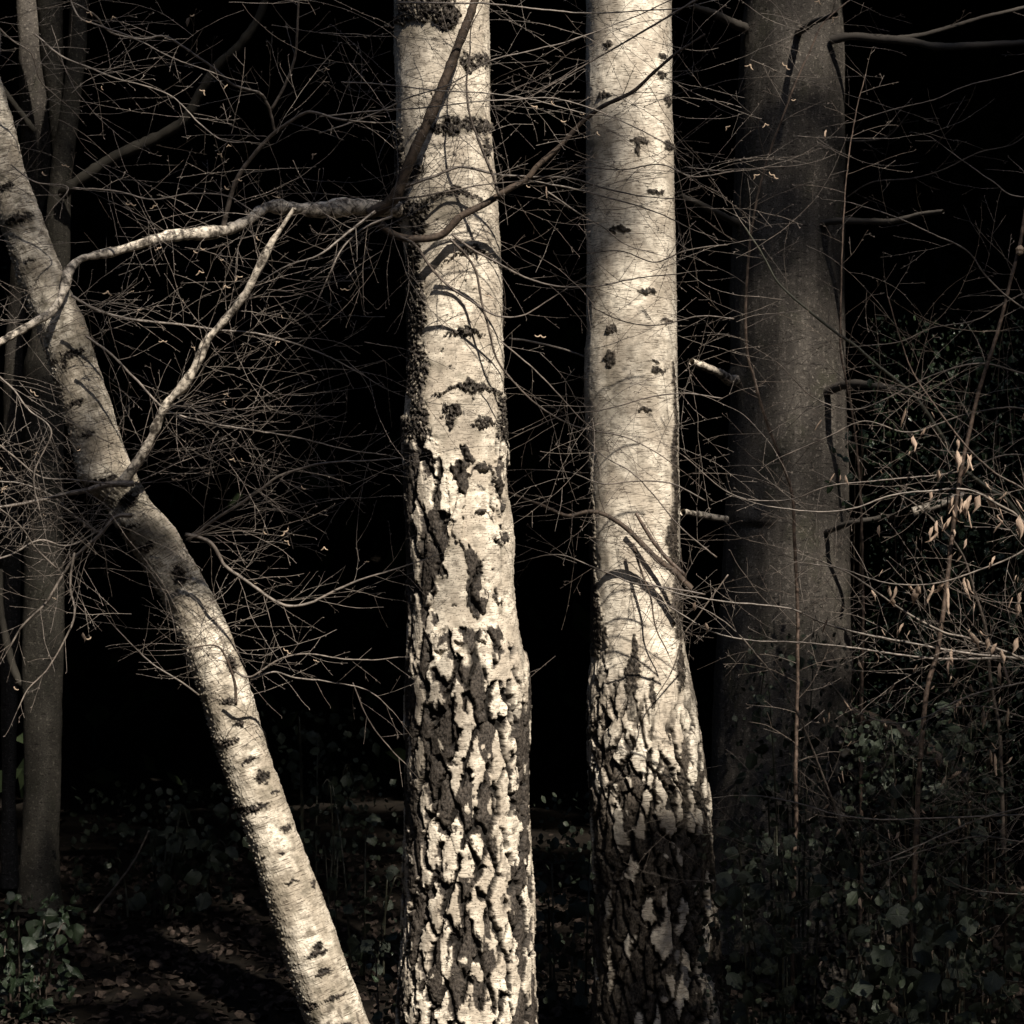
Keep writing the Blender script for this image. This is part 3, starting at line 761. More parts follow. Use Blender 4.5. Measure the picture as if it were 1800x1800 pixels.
def fan(owner, origin, a0, a1, n, L, Y0, w=2.2, dzr=0.5, mat='twig', spread=(10, 10)):
    """single fine twigs rising from one place on a stem"""
    for k in range(n):
        a = math.radians(a0 + (a1 - a0) * (k + rnd.uniform(0.1, 0.9)) / n)
        o = np.array([origin[0] + rnd.uniform(-1, 1) * spread[0], origin[1] + rnd.uniform(-1, 1) * spread[1], 0])
        d = np.array([math.cos(a), -math.sin(a), rnd.gauss(0, dzr)]); d /= np.linalg.norm(d)
        T = Tubes(4); tips = []
        side_twig(o, d, rnd.uniform(*L), w * rnd.uniform(0.7, 1.2), T, Y0, 1, rnd.uniform(-0.05, 0.05), True, tips)
        T.build("twig", M[mat], owner)
        TIPS.setdefault(owner.name, []).extend(tips)

# ---- limbs of the near birch
A = birch_near
branch(A, [(702, 368), (660, 366), (610, 364), (560, 368), (520, 364), (470, 362), (440, 384), (400, 402), (345, 410), (290, 417), (200, 441), (150, 453), (125, 474), (115, 510), (95, 545), (60, 568), (0, 602), (-60, 640)],
       29, 9, 8.85, (0, -420), 'limb', 0.55, (60, 200), lump=0.42, label="pale horizontal limb with flaking bark")
branch(A, [(650, 376), (680, 360), (697, 343), (712, 310), (730, 265), (755, 210), (780, 150), (800, 95), (820, 45), (843, -25), (860, -90)], 23, 13, 8.75, (0, -60), 'darklimb', 0.35, (80, 220), tmat='twigdark', lump=0.12)
branch(A, [(664, 388), (690, 412), (730, 421), (775, 414), (792, 400), (812, 380), (850, 360), (890, 335), (925, 315), (945, 290), (985, 255), (1020, 215), (1060, 185), (1110, 160), (1150, 125), (1185, 95), (1240, 60)], 15, 4, 8.79, (0, -80), 'darklimb', 0.55, (70, 200), tmat='twigdark', lump=0.1)
dk = dict(mat='twigdark')
branch(A, [(795, 412), (830, 438), (870, 460), (930, 490), (980, 503), (1050, 502), (1100, 492), (1150, 485), (1200, 480)], 5, 2, 8.7, (0, 60), dens=0.6, **dk)
branch(A, [(700, 415), (730, 430), (755, 465), (785, 500), (830, 530), (875, 555), (920, 555), (960, 530), (1000, 505)], 6, 2, 8.7, (0, 40), dens=0.5, **dk)
branch(A, [(790, 420), (820, 450), (838, 480), (845, 520), (860, 580), (870, 620), (885, 650), (930, 700), (980, 735), (1030, 755), (1100, 770), (1160, 800), (1195, 825)], 5, 2, 8.7, (0, 120), dens=0.5, **dk)
branch(A, [(878, 345), (868, 310), (855, 280), (840, 245), (825, 200), (820, 150), (826, 100), (828, 50), (845, 15)], 6, 2, 8.68, (0, -20), dens=0.6, **dk)
branch(A, [(712, 328), (760, 310), (810, 293), (870, 305), (930, 310), (1000, 313), (1060, 330), (1130, 345), (1190, 350)], 6, 2, 8.7, (0, 60), dens=0.7, **dk)
branch(A, [(930, 318), (1000, 330), (1080, 350), (1150, 372), (1210, 400)], 4, 2, 8.66, (0, 40), dens=0.9)
branch(A, [(690, 350), (740, 345), (800, 335), (860, 325), (920, 318)], 4, 2, 8.7, (0, -20), dens=0.6, **dk)
branch(A, [(560, 235), (650, 205), (720, 175), (790, 150), (860, 110), (930, 92), (1000, 75), (1070, 50), (1140, 20), (1200, -10)], 3, 2, 8.3, (0, 40), dens=0.55)
branch(A, [(560, 205), (660, 195), (740, 190), (830, 178), (900, 172), (970, 170), (1030, 185), (1090, 210), (1150, 240), (1190, 262)], 3, 2, 8.3, (0, 60), dens=0.75)
branch(A, [(600, 145), (680, 150), (760, 160), (850, 165), (940, 178), (1030, 200)], 3, 2, 8.35, (0, 60), dens=0.7)
branch(A, [(700, 5), (790, 5), (870, 8), (960, 18), (1040, 24), (1120, 20), (1190, 15), (1260, 0)], 4, 2, 8.5, (0, 60), dens=0.5)
branch(A, [(1240, -10), (1150, 45), (1090, 80), (1030, 115), (960, 155), (920, 175)], 5, 2, 8.5, (0, 0), dens=0.5, **dk)
branch(A, [(960, 335), (1010, 370), (1060, 400), (1100, 430), (1150, 445)], 3, 2, 8.6, (0, 40), dens=0.6)
branch(A, [(880, 600), (930, 640), (980, 690), (1020, 735), (1050, 760)], 3, 2, 8.7, (0, 40), dens=0.5)
branch(A, [(660, 372), (600, 420), (560, 450), (500, 470), (450, 500)], 6, 2, 8.55, (-40, -120), dens=1.2)
branch(A, [(690, 380), (640, 400), (600, 440), (570, 500)], 5, 2, 8.6, (-40, -90), dens=1.2)
fan(A, (690, 385), 170, 290, 4, (110, 260), 8.6, 2.4)
fan(A, (680, 350), 100, 200, 3, (120, 280), 8.6, 2.4)
fan(A, (720, 340), -10, 60, 3, (110, 240), 8.55, 2.2, mat='twigdark')

# ---- limbs of the leaning birch
L_ = birch_lean
branch(L_, [(212, 852), (235, 825), (262, 785), (280, 745), (296, 712), (325, 680), (345, 645), (365, 600), (400, 560), (430, 520), (450, 480), (475, 430), (500, 392), (518, 366)], 23, 10, 8.15, (0, -120), 'limb', 0.8, (60, 190), lump=0.40, label="flaking limb rising right from the leaning stem")
branch(L_, [(392, 404), (402, 360), (417, 313), (453, 263), (483, 233), (500, 220), (533, 200), (553, 198), (600, 211), (660, 216)], 10, 3, 8.5, (0, -140), 'twig', 0.94, (60, 160))
branch(L_, [(483, 233), (475, 200), (470, 185), (455, 165), (410, 150), (385, 130), (345, 100), (290, 65), (250, 70), (200, 60), (180, 45), (165, 25), (120, 0)], 6, 3, 8.42, (0, -160), 'twig', 1.08, (60, 150))
branch(L_, [(475, 195), (500, 150), (518, 100), (523, 50), (525, -20)], 6, 4, 8.4, (0, -60), 'twig', 0.94, (60, 150))
branch(L_, [(330, 950), (370, 920), (400, 900), (450, 870), (490, 840), (530, 825), (570, 815), (640, 810), (700, 805)], 7, 2.5, 8.1, (0, -60), 'twig', 1.76, (70, 220))
branch(L_, [(325, 940), (350, 945), (375, 960), (395, 995), (430, 1020), (480, 1055), (510, 1065), (545, 1060), (600, 1035), (650, 1015), (700, 1000), (770, 975)], 8, 2.2, 8.05, (0, 60), 'twig', 1.08, (70, 200))
branch(L_, [(232, 905), (200, 910), (175, 938), (140, 970), (110, 1010), (80, 1060), (40, 1100), (10, 1150)], 9, 3, 8.1, (0, -60), 'twig', 1.22, (70, 190))
branch(L_, [(175, 938), (130, 905), (90, 870), (40, 850), (-20, 845)], 6, 3, 8.1, (0, -40), 'twig', 1.35, (70, 200))
branch(L_, [(235, 850), (190, 852), (150, 862), (110, 868), (60, 880), (0, 890), (-30, 890)], 12, 4, 8.1, (0, -60), 'twig', 1.76, (80, 220))
branch(L_, [(130, 972), (122, 1030), (130, 1080), (110, 1130), (80, 1180), (50, 1210), (30, 1250)], 5, 2, 8.0, (0, -40), 'twig', 0.94, (50, 120))
branch(L_, [(415, 1240), (412, 1200), (395, 1155), (375, 1135), (320, 1142)], 6, 2, 8.08, (-10, -40), 'darklimb', 0.5, (30, 90), tmat='twigdark')
branch(L_, [(412, 1180), (440, 1190), (490, 1160), (540, 1150), (600, 1158), (660, 1160), (700, 1155)], 4, 2, 8.1, (0, -20), 'twig', 0.81, (50, 120))
branch(L_, [(440, 1195), (480, 1180), (520, 1190), (590, 1200), (650, 1215), (690, 1250)], 4, 2, 8.1, (0, 40), 'twig', 0.81, (50, 130))
branch(L_, [(350, 1222), (320, 1200), (260, 1160), (200, 1100)], 4, 2, 8.1, (0, -20), 'twig', 1.08, (50, 120))
branch(L_, [(620, 1200), (650, 1270), (690, 1320), (715, 1345)], 2.4, 2, 8.4, (0, 40), 'twig', 0.68, (50, 110))
branch(L_, [(125, 520), (170, 545), (220, 560), (300, 570), (380, 580), (470, 590), (560, 620), (640, 660)], 6, 2.4, 8.1, (0, 30), 'twig', 1.49, (80, 200))
branch(L_, [(150, 590), (190, 620), (240, 670), (290, 720), (370, 745), (440, 757), (520, 770), (600, 790), (680, 800)], 5, 2.2, 8.1, (0, 30), 'twig', 1.22, (80, 200))
branch(L_, [(128, 330), (200, 335), (270, 350), (340, 340), (400, 345), (450, 375)], 3.5, 2.2, 8.2, (0, -30), 'twig', 0.94, (60, 150))
branch(L_, [(20, 290), (60, 320), (120, 330), (90, 370)], 3, 2, 8.1, (0, -30), 'twig', 1.08, (50, 110))
branch(L_, [(60, 60), (110, 100), (160, 120), (210, 140), (270, 155), (310, 175), (350, 215), (390, 245), (440, 250)], 4, 2.4, 8.1, (0, -30), 'twig', 1.08, (60, 160))
branch(L_, [(120, -10), (140, 30), (175, 45), (230, 65), (300, 100), (380, 130)], 4, 2, 8.1, (0, -30), 'twig', 0.94, (60, 150))
branch(L_, [(100, 1000), (60, 960), (30, 920), (-20, 880)], 4, 2.5, 7.9, (0, -40), 'twig', 1.76, (70, 170))
branch(L_, [(-30, 640), (20, 680), (50, 720), (90, 760), (60, 830), (70, 900)], 4, 2.2, 7.9, (0, -40), 'twig', 1.49, (70, 170))
branch(L_, [(-30, 760), (20, 800), (70, 840), (130, 845), (190, 850)], 4, 3, 7.9, (0, 60), 'twig', 1.62, (70, 170))
branch(L_, [(-30, 990), (20, 975), (70, 950), (120, 960), (180, 930)], 4, 3, 7.9, (0, 60), 'twig', 1.62, (70, 170))
branch(L_, [(-20, 30), (20, 70), (55, 95), (70, 140), (100, 170)], 4, 2, 8.0, (0, 60), 'twig', 1.08, (50, 120))
fan(L_, (225, 850), -20, 60, 4, (140, 330), 8.1, 2.6)
fan(L_, (330, 950), -5, 55, 4, (150, 340), 8.05, 2.4)
fan(L_, (200, 900), 150, 250, 5, (130, 280), 8.0, 2.6)
fan(L_, (130, 540), -30, 50, 3, (140, 320), 8.05, 2.4)
fan(L_, (360, 640), -30, 80, 4, (140, 320), 8.0, 2.4)
fan(L_, (430, 520), -25, 60, 4, (130, 300), 8.0, 2.4)
fan(L_, (290, 720), -20, 50, 3, (140, 330), 8.0, 2.4)
fan(L_, (90, 200), -40, 60, 3, (120, 280), 8.0, 2.2, spread=(80, 150))
fan(L_, (-20, 500), -60, 60, 4, (120, 260), 7.9, 2.2, spread=(5, 380))
fan(L_, (640, 700), 120, 240, 3, (120, 260), 8.3, 2.0, spread=(60, 160))
fan(L_, (430, 300), 60, 200, 3, (100, 220), 8.0, 2.2, spread=(60, 100))

def hair(owner, x0, x1, y0, y1, n, Y0, L=(160, 380), tilt=0.55, mat='twig', w=1.9):
    for _ in range(n):
        a = rnd.gauss(0, tilt) + (math.pi if rnd.random() < 0.5 else 0)
        d = np.array([math.cos(a), -math.sin(a), rnd.gauss(0, 0.35)]); d /= np.linalg.norm(d)
        T = Tubes(4)
        side_twig(np.array([rnd.uniform(x0, x1), rnd.uniform(y0, y1), rnd.gauss(0, 40)]), d, rnd.uniform(*L), w * rnd.uniform(0.7, 1.1), T, Y0, rnd.choice((1, 2, 2)), rnd.uniform(-0.045, 0.045), True, None)
        T.build("twig", M[mat], owner)
hair(birch_lean, -40, 420, 700, 1120, 20, 7.95)
hair(birch_lean, 40, 660, 380, 760, 24, 8.0)
hair(birch_lean, 0, 660, 0, 380, 26, 8.0)
hair(birch_lean, 260, 660, 780, 1200, 22, 8.15)
hair(birch_near, 760, 1180, 90, 420, 20, 8.6, mat='twigdark')
hair(birch_near, 640, 1180, 60, 260, 14, 8.5)
hair(birch_near, 900, 1180, 420, 820, 16, 8.75)
hair(birch_far, 960, 1260, 820, 1180, 18, 9.3, (100, 240), 0.8, mat='twigdark')
hair(birch_far, 1160, 1420, 0, 700, 22, 9.0)
# ---- far birch: broken dead branch, brush in front of it
B_ = birch_far
branch(B_, [(1215, 1035), (1185, 1003), (1150, 975), (1120, 945), (1095, 922), (1060, 903), (1033, 899), (1000, 906), (965, 893), (930, 880), (885, 862)], 12, 4, 9.56, (0, -60), 'darklimb', 0.9, (50, 150), tmat='twigdark')
branch(B_, [(1205, 1012), (1165, 972), (1140, 940), (1118, 902)], 9, 6, 9.57, (0, -10), 'cane', 0.5, (40, 100), tmat='twigdark')
branch(B_, [(1112, 955), (1125, 1000), (1142, 1050), (1150, 1100), (1175, 1150)], 5, 2, 9.58, (0, -20), 'darklimb', 0.9, (50, 120), tmat='twigdark')
branch(B_, [(1240, 1045), (1180, 1035), (1110, 1025), (1050, 1000), (980, 975), (905, 990)], 4, 2, 9.3, (0, 0), 'twigdark', 0.7, (60, 140))
branch(B_, [(1260, 980), (1200, 930), (1150, 870), (1110, 830), (1060, 800), (1030, 770)], 3, 2, 9.2, (0, 0), 'twigdark', 0.8, (60, 150))
branch(B_, [(1240, 880), (1180, 850), (1120, 845), (1060, 850), (1000, 830), (930, 825)], 3, 2, 9.2, (0, 0), 'twigdark', 0.8, (60, 150))
branch(B_, [(1280, 1010), (1230, 1080), (1200, 1120), (1180, 1180), (1150, 1230)], 3, 2, 9.3, (0, 0), 'twigdark', 0.8, (60, 130))
branch(B_, [(1270, 700), (1200, 690), (1130, 700), (1060, 720), (990, 730), (900, 770)], 3, 2, 9.0, (0, 0), 'twigdark', 0.7, (60, 150))
branch(B_, [(1290, 560), (1230, 555), (1160, 570), (1100, 565), (1040, 540)], 3, 2, 9.0, (0, 0), 'twigdark', 0.8, (60, 150))
branch(B_, [(1280, 430), (1210, 440), (1150, 460), (1090, 440), (1030, 445)], 3, 2, 9.0, (0, 0), 'twigdark', 0.8, (60, 150))
branch(B_, [(1290, 300), (1220, 310), (1160, 290), (1090, 300), (1010, 290)], 3, 2, 9.0, (0, 0), 'twigdark', 0.8, (60, 150))
fan(B_, (1195, 1010), 100, 260, 5, (90, 200), 9.3, 1.9, mat='twigdark', spread=(20, 60))
branch(B_, [(894, 595), (940, 603), (990, 615), (1030, 628)], 5, 4, 9.9, (0, 0), 'twig', 0.0)

# ---- beech stubs
D_ = beech_right
def stub(pts, w0, w1, dz, Y0=12.28, mat='beech', **kw): branch(D_, pts, w0, w1, Y0, dz, mat, dens=kw.get('dens', 0.0), tl=(40, 120), tmat='twigdark', name='dead_branch', lump=0.12)
stub([(1462, 70), (1500, 62), (1560, 66), (1610, 72), (1650, 79), (1720, 78), (1830, 73)], 15, 11, (0, -170))
stub([(1560, 68), (1620, 62), (1680, 45), (1760, 22), (1840, 5)], 9, 6, (-60, -100), dens=0.3)
stub([(1440, 395), (1475, 388), (1530, 389), (1575, 388), (1620, 377), (1658, 372)], 13, 7, (0, -300))
stub([(1450, 690), (1480, 676), (1510, 674), (1560, 682), (1600, 690)], 17, 8, (0, -250))
stub([(1296, 668), (1282, 668), (1262, 655), (1240, 645), (1216, 636)], 20, 13, (60, -160), mat='limb')
stub([(1296, 392), (1270, 380), (1240, 365), (1195, 342)], 15, 9, (60, -160))
stub([(1310, 50), (1290, 40), (1260, 25), (1215, 10)], 18, 12, (60, -160))
stub([(1440, 940), (1470, 928), (1500, 918), (1560, 910), (1575, 905)], 12, 9, (0, -220))
stub([(1605, 900), (1640, 890), (1672, 880), (1700, 868)], 16, 14, (-250, -250), mat='limb')
stub([(1400, 60), (1430, 40), (1470, 25)], 14, 8, (0, -260))
stub([(1200, 900), (1225, 904), (1290, 915)], 11, 12, (-40, 80), mat='limb')
branch(D_, [(1484, 247), (1530, 246), (1565, 236), (1595, 202)], 4, 2, 12.3, (0, -160), 'twig', 0.5, (50, 140))
branch(D_, [(1485, 350), (1530, 322), (1600, 315), (1660, 300), (1720, 270), (1780, 255), (1830, 215)], 3, 2, 12.2, (0, -160), 'twigdark', 0.5, (80, 160))

# ---- green curved branch of the left beech
branch(beech_left, [(112, 340), (125, 328), (200, 278), (280, 240), (325, 210), (350, 165), (382, 115), (420, 78), (455, 30), (475, -30)], 22, 14, 13.3, (40, -200), 'beech_green', 0.15, (60, 160), tmat='twigdark', lump=0.06)
branch(beech_left, [(60, 230), (30, 190), (0, 150), (-20, 120)], 12, 9, 13.6, (0, -100), 'beech_green', 0.0)
branch(beech_left, [(60, 1210), (30, 1190), (5, 1100), (0, 1000)], 16, 10, 13.5, (0, 0), 'beech_green', 0.0)

# ------------------------------------------------------------------ small leaves and catkins
def grid_leaf(name, outline, nx, ny, fold, curl, twist, mat, L=1.0, ragged=0, seed=0, droop=0.0):
    """unit-length leaf along +Y, stalk at the origin; fold about the midrib, curled"""
    ys = np.linspace(0, 1, ny)
    hw = np.interp(ys, np.linspace(0, 1, len(outline)), outline)
    r = np.random.default_rng(seed)
    V = []; UVW = []
    for j, y in enumerate(ys):
        for i in range(nx):
            s = i / (nx - 1) * 2 - 1
            wv = hw[j] * (1 + (ragged * (1 if j % 2 else -1) if abs(s) > 0.9 else 0))
            x = s * wv
            z = -abs(x) * fold + 0.03 * math.sin(y * 9 + s * 2 + seed) * (1 if abs(s) > .4 else 0.3)
            if curl:                                             # roll the blade about its long axis
                a = s * curl; x = math.sin(a) * wv / max(curl, .1); z = -(1 - math.cos(a)) * wv / max(curl, .1) * 1.0
            a = twist * y
            x, z = x * math.cos(a) - z * math.sin(a), x * math.sin(a) + z * math.cos(a)
            ang = droop * y
            yy = math.sin(ang) / droop if droop else y
            zz = -(1 - math.cos(ang)) / droop if droop else 0
            V.append((x + 0.02 * r.normal() * (seed > 50), yy, z + zz)); UVW.append((s * 0.5, y, 0))
    V = np.array(V) * L; f = []
    for j in range(ny - 1):
        for i in range(nx - 1):
            q = j * nx + i; f.append((q, q + 1, q + nx + 1, q + nx))
    o = mesh_np(name, V, np.array(f), mat, uvw=np.array(UVW), link_it=False)
    return o.data

OV = [0.02, 0.24, 0.36, 0.40, 0.36, 0.26, 0.13, 0.0]
WI = [0.02, 0.13, 0.18, 0.20, 0.17, 0.12, 0.06, 0.0]
HO = [0.02, 0.20, 0.30, 0.24, 0.30, 0.22, 0.12, 0.0]
IV = [0.10, 0.42, 0.50, 0.38, 0.30, 0.20, 0.10, 0.0]
LM = {
    'withered': [grid_leaf("withered_leaf", WI, 5, 7, 0, 1.3 + 0.4 * k, (-1.6, 1.1, 2.2, -0.7, 0.4)[k], M['withered'], 1, 0.12, 60 + k, (0.5, 1.2, 0.8, 1.7, 0.3)[k]) for k in range(5)],
    'bramble': [grid_leaf("leaf", OV, 5, 8, (0.15, 0.35, 0.05)[k], 0, (0.2, -0.3, 0.1)[k], M['bramble'], 1, 0.10, k, (0.5, 0.9, 0.2)[k]) for k in range(3)],
    'holly': [grid_leaf("leaf", HO, 3, 8, (0.3, 0.1)[k], 0, (0.4, -0.4)[k], M['holly'], 1, 0.0, k, (0.4, 0.8)[k]) for k in range(2)],
    'ivy': [grid_leaf("leaf", IV, 5, 7, (0.15, 0.3)[k], 0, (0.1, -0.2)[k], M['ivy'], 1, 0.05, k, (0.3, 0.7)[k]) for k in range(2)],
    'litter': [grid_leaf("fallen_leaf", OV, 5, 6, 0.1, (0, 0.9, 0)[k], (0.6, 0.2, -0.8)[k], M['litter'], 1, 0.08, 60 + k, (0.9, 0.4, 1.5)[k]) for k in range(3)],
}

def put(name, me, loc, d, up, size, parent):
    """leaf with its tip towards d, its face towards up"""
    d = Vector(d).normalized(); z = Vector(up); z = (z - d * z.dot(d))
    if z.length < 1e-3: z = d.orthogonal()
    z.normalize(); x = d.cross(z)
    R = Matrix((x, d, z)).transposed().to_4x4()
    o = bpy.data.objects.new(name, me)
    M4 = Matrix.Translation(Vector(loc)) @ R @ Matrix.Diagonal((size[0], size[1], size[0], 1))
    C.objects.link(o)
    if parent is not None:
        o.parent = parent
        o.matrix_parent_inverse = Matrix.Translation(-Vector(parent.location))
    o.matrix_basis = M4
    return o

# catkins
def catkin_mesh(k):
    T = Tubes(5)
    for s in ((1,), (1, -1), (1, -1))[k]:
        n = 8; t = np.linspace(0, 1, n)
        a = t * (2.2, 1.6, 2.6)[k] * s
        x = np.cumsum(np.sin(a)) / n * 0.9; z = -np.cumsum(np.cos(a)) / n * 0.9 + (0.0, 0.05, 0.2)[k]
        T.add(np.column_stack([x + 0.03 * s, 0.1 * t, z]), 0.09 * np.array([.5, .9, 1, 1, 1, .9, .7, .3]))
    o = T.build("catkin", M['catkin']); me = o.data
    bpy.data.objects.remove(o)
    return me
CAT = [catkin_mesh(k) for k in range(3)]
def catkin(owner, px, py, Y, size=13):
    o = bpy.data.objects.new("catkin", CAT[rnd.randrange(3)])
    C.objects.link(o); o.parent = owner; o.matrix_parent_inverse = Matrix.Translation(-Vector(owner.location))
    s = size * Y / FPX
    o.location = P(px, py, Y); o.scale = (s, s, s); o.rotation_euler = (rnd.uniform(-.3, .3), rnd.uniform(-.9, .9), rnd.uniform(-.6, .6))

for (x, y) in [(333, 26), (160, 20), (150, 35), (180, 150), (360, 158), (395, 325), (548, 270), (230, 358), (270, 362), (278, 436), (340, 438), (352, 434), (452, 414), (350, 475), (395, 500), (415, 484), (190, 510), (324, 802), (530, 852), (570, 960), (425, 804), (360, 830), (310, 842), (507, 950), (500, 935), (150, 1122), (505, 1144), (140, 575), (75, 300), (60, 690), (25, 1205)]:
    catkin(birch_lean, x, y, 8.0, rnd.uniform(11, 16))
for (x, y) in [(640, 60), (685, 45), (945, 186), (970, 176), (985, 210), (1018, 196), (606, 508), (925, 324), (1440, 0), (1462, 30), (1320, 112), (1382, 116), (1390, 174), (1345, 216), (1325, 306), (1360, 308), (1275, 222), (1050, 230), (950, 590), (860, 520)]:
    catkin(birch_near, x, y, 8.4 if x < 1200 else 8.9, rnd.uniform(11, 16))
# end-of-twig catkins
for own, prob in ((birch_lean, 0.035), (birch_near, 0.02)):
    for q, Y0 in TIPS.get(own.name, []):
        if rnd.random() < prob:
            Yq = Y0 + q[2] * 0.002
            catkin(own, q[0], q[1], Yq, rnd.uniform(7, 12))
for (x, y, own) in [(960, 328, birch_near), (1452, 228, birch_near), (333, 30, birch_lean), (145, 1112, birch_lean), (875, 1370, birch_near)][:4]:
    put("withered_leaf", LM['withered'][rnd.randrange(5)], P(x, y, 8.2), (rnd.uniform(-.5, .5), 0, -1), (0.3, -1, 0.2), (0.045, 0.036, 0.036), own)

# ------------------------------------------------------------------ canes and saplings on the right
def px_thing(name, label, cat, px, Y, group=None):
    x = P(px, 0, Y)[0]
    return thing(name, label, cat, (x, Y, 0), group)

sap1 = px_thing("sapling", "slender brown sapling rising in front of the grey beech trunk", "sapling", 1395, 9.6)
branch(sap1, [(1392, 1905), (1394, 1600), (1400, 1300), (1402, 1100), (1396, 950), (1392, 870), (1370, 800), (1345, 730), (1325, 660), (1312, 600), (1315, 467), (1327, 367), (1347, 283), (1367, 227), (1393, 160), (1427, 83), (1447, 40), (1500, -5)], 9.5, 3, 9.6, (0, -40), 'cane', 1.0, (80, 260), tmat='twigdark', name='stem', tang=(0.7, 1.3), start=0.28)
sap2 = px_thing("sapling", "thin dark sapling beside the right edge of the grey beech trunk", "sapling", 1514, 10.2)
branch(sap2, [(1510, 1850), (1512, 1500), (1513, 1250), (1515, 1100), (1513, 900), (1505, 780), (1495, 700), (1480, 620), (1478, 550), (1482, 400), (1490, 300), (1505, 200), (1522, 130)], 9, 2, 10.2, (0, -20), 'cane', 0.7, (80, 240), tmat='twigdark', name='stem', tang=(0.7, 1.3), start=0.2)
sap3 = px_thing("sapling", "reddish brown upright shoot with a pale knob near its top, at the right edge", "sapling", 1640, 9.0)
branch(sap3, [(1600, 1950), (1612, 1500), (1630, 1250), (1650, 1150), (1665, 1050), (1675, 960), (1690, 850), (1705, 770), (1725, 680), (1750, 600), (1775, 500), (1793, 430), (1802, 370), (1815, 280)], 11, 6, 9.0, (0, 0), 'cane', 0.45, (80, 200), tmat='twig', name='stem', tang=(0.6, 1.2), start=0.3)
_T = Tubes(8); _c = np.array(P(1793, 440, 8.98)); _z = np.linspace(-1, 1, 9)
_T.add(np.array([_c + np.array([0.1 * t * 0.018, 0, t * 0.018]) for t in _z]), 0.015 * np.sqrt(np.clip(1.02 - _z ** 2, 0.02, 1)) * (1 + 0.15 * np.sin(_z * 7)))
_T.build("knob", M['catkin'], sap3)
shrub = px_thing("arching_shrub", "arching leafless shrub sweeping long canes in from the right edge, hung with withered leaves", "shrub", 1850, 9.2)
sh = [
    ([(1900, 1130), (1850, 1000), (1780, 890), (1740, 860), (1700, 830), (1680, 805), (1645, 750), (1610, 700), (1580, 672), (1540, 640), (1500, 605), (1470, 585), (1420, 545), (1370, 500), (1345, 455), (1310, 400)], 11, 3, 'twiggreen', 0.5, 9.1),
    ([(1900, 940), (1850, 900), (1800, 860), (1750, 830), (1700, 785), (1650, 720), (1610, 660), (1585, 600), (1560, 520)], 5, 2, 'cane', 0.4, 8.9),
    ([(1765, 1500), (1760, 1300), (1745, 1200), (1735, 1110), (1715, 1040), (1690, 970), (1645, 920), (1600, 880)], 9, 3, 'twigdark', 0.5, 9.2),
    ([(1900, 1180), (1800, 1160), (1700, 1150), (1600, 1130), (1500, 1110), (1450, 1095), (1390, 1070), (1300, 1060), (1200, 1045), (1130, 1020)], 6, 2.5, 'twig', 0.8, 9.0),
    ([(1900, 1200), (1780, 1150), (1700, 1120), (1660, 1110), (1600, 1080), (1555, 1050), (1500, 1010), (1440, 985)], 7, 2.5, 'twig', 0.6, 8.9),
    ([(1900, 900), (1790, 970), (1720, 1000), (1660, 1020), (1600, 1027), (1540, 1020), (1480, 1000), (1420, 990)], 4, 2, 'twig', 0.4, 8.8),
    ([(1900, 1040), (1830, 960), (1790, 910), (1760, 890), (1700, 862), (1620, 865), (1560, 875), (1500, 895), (1440, 900), (1350, 890)], 6, 2, 'twig', 0.7, 8.9),
    ([(1900, 1150), (1700, 1160), (1600, 1155), (1500, 1140), (1400, 1130), (1320, 1125), (1250, 1110), (1200, 1080), (1150, 1050)], 6, 2, 'twig', 0.7, 9.1),
    ([(1900, 1430), (1780, 1432), (1650, 1437), (1550, 1440), (1470, 1432), (1410, 1415), (1350, 1402), (1300, 1398)], 4, 2.4, 'twig', 0.5, 8.6),
    ([(1900, 1380), (1800, 1420), (1720, 1440), (1650, 1470), (1560, 1510)], 4, 2, 'twig', 0.7, 8.6),
    ([(1900, 1480), (1800, 1480), (1720, 1470), (1640, 1490), (1560, 1515)], 4, 2, 'twigdark', 0.7, 8.7),
    ([(1900, 1570), (1800, 1570), (1700, 1560), (1640, 1530), (1580, 1480)], 4, 2, 'twigdark', 0.7, 8.7),
    ([(1900, 1180), (1800, 1200), (1700, 1225), (1620, 1262), (1560, 1270), (1500, 1245), (1460, 1200)], 4, 2, 'twig', 0.6, 8.7),
    ([(1900, 1290), (1800, 1260), (1720, 1240), (1650, 1250), (1600, 1300)], 4, 2, 'twigdark', 0.8, 8.8),
    ([(1900, 650), (1820, 560), (1770, 520), (1730, 480), (1700, 440), (1640, 410), (1560, 375), (1495, 356)], 4, 2, 'twig', 0.5, 9.0),
    ([(1900, 90), (1800, 125), (1700, 150), (1640, 175), (1560, 195), (1505, 213)], 2.6, 2, 'twigdark', 0.2, 9.0),
    ([(1900, 500), (1790, 520), (1720, 560), (1640, 575), (1580, 600), (1500, 610)], 3, 2, 'twigdark', 0.6, 9.0),
    ([(1900, 330), (1790, 345), (1740, 315), (1665, 262)], 3, 2, 'twig', 0.3, 9.0),
    ([(1900, 640), (1820, 660), (1730, 640), (1650, 655), (1560, 700), (1500, 720), (1430, 700), (1370, 640)], 4, 2, 'twigdark', 0.7, 9.1),
    ([(1900, 760), (1800, 720), (1700, 730), (1600, 760), (1520, 740), (1450, 770), (1380, 800)], 4, 2, 'twigdark', 0.7, 9.1),
    ([(1900, 820), (1780, 800), (1680, 830), (1560, 845), (1460, 855), (1380, 880), (1290, 870), (1200, 800)], 4, 2, 'twigdark', 0.7, 9.1),
    ([(1500, 1500), (1400, 1250), (1330, 1150), (1270, 1090), (1215, 1060)], 5, 2, 'twigdark', 0.6, 9.1),
]
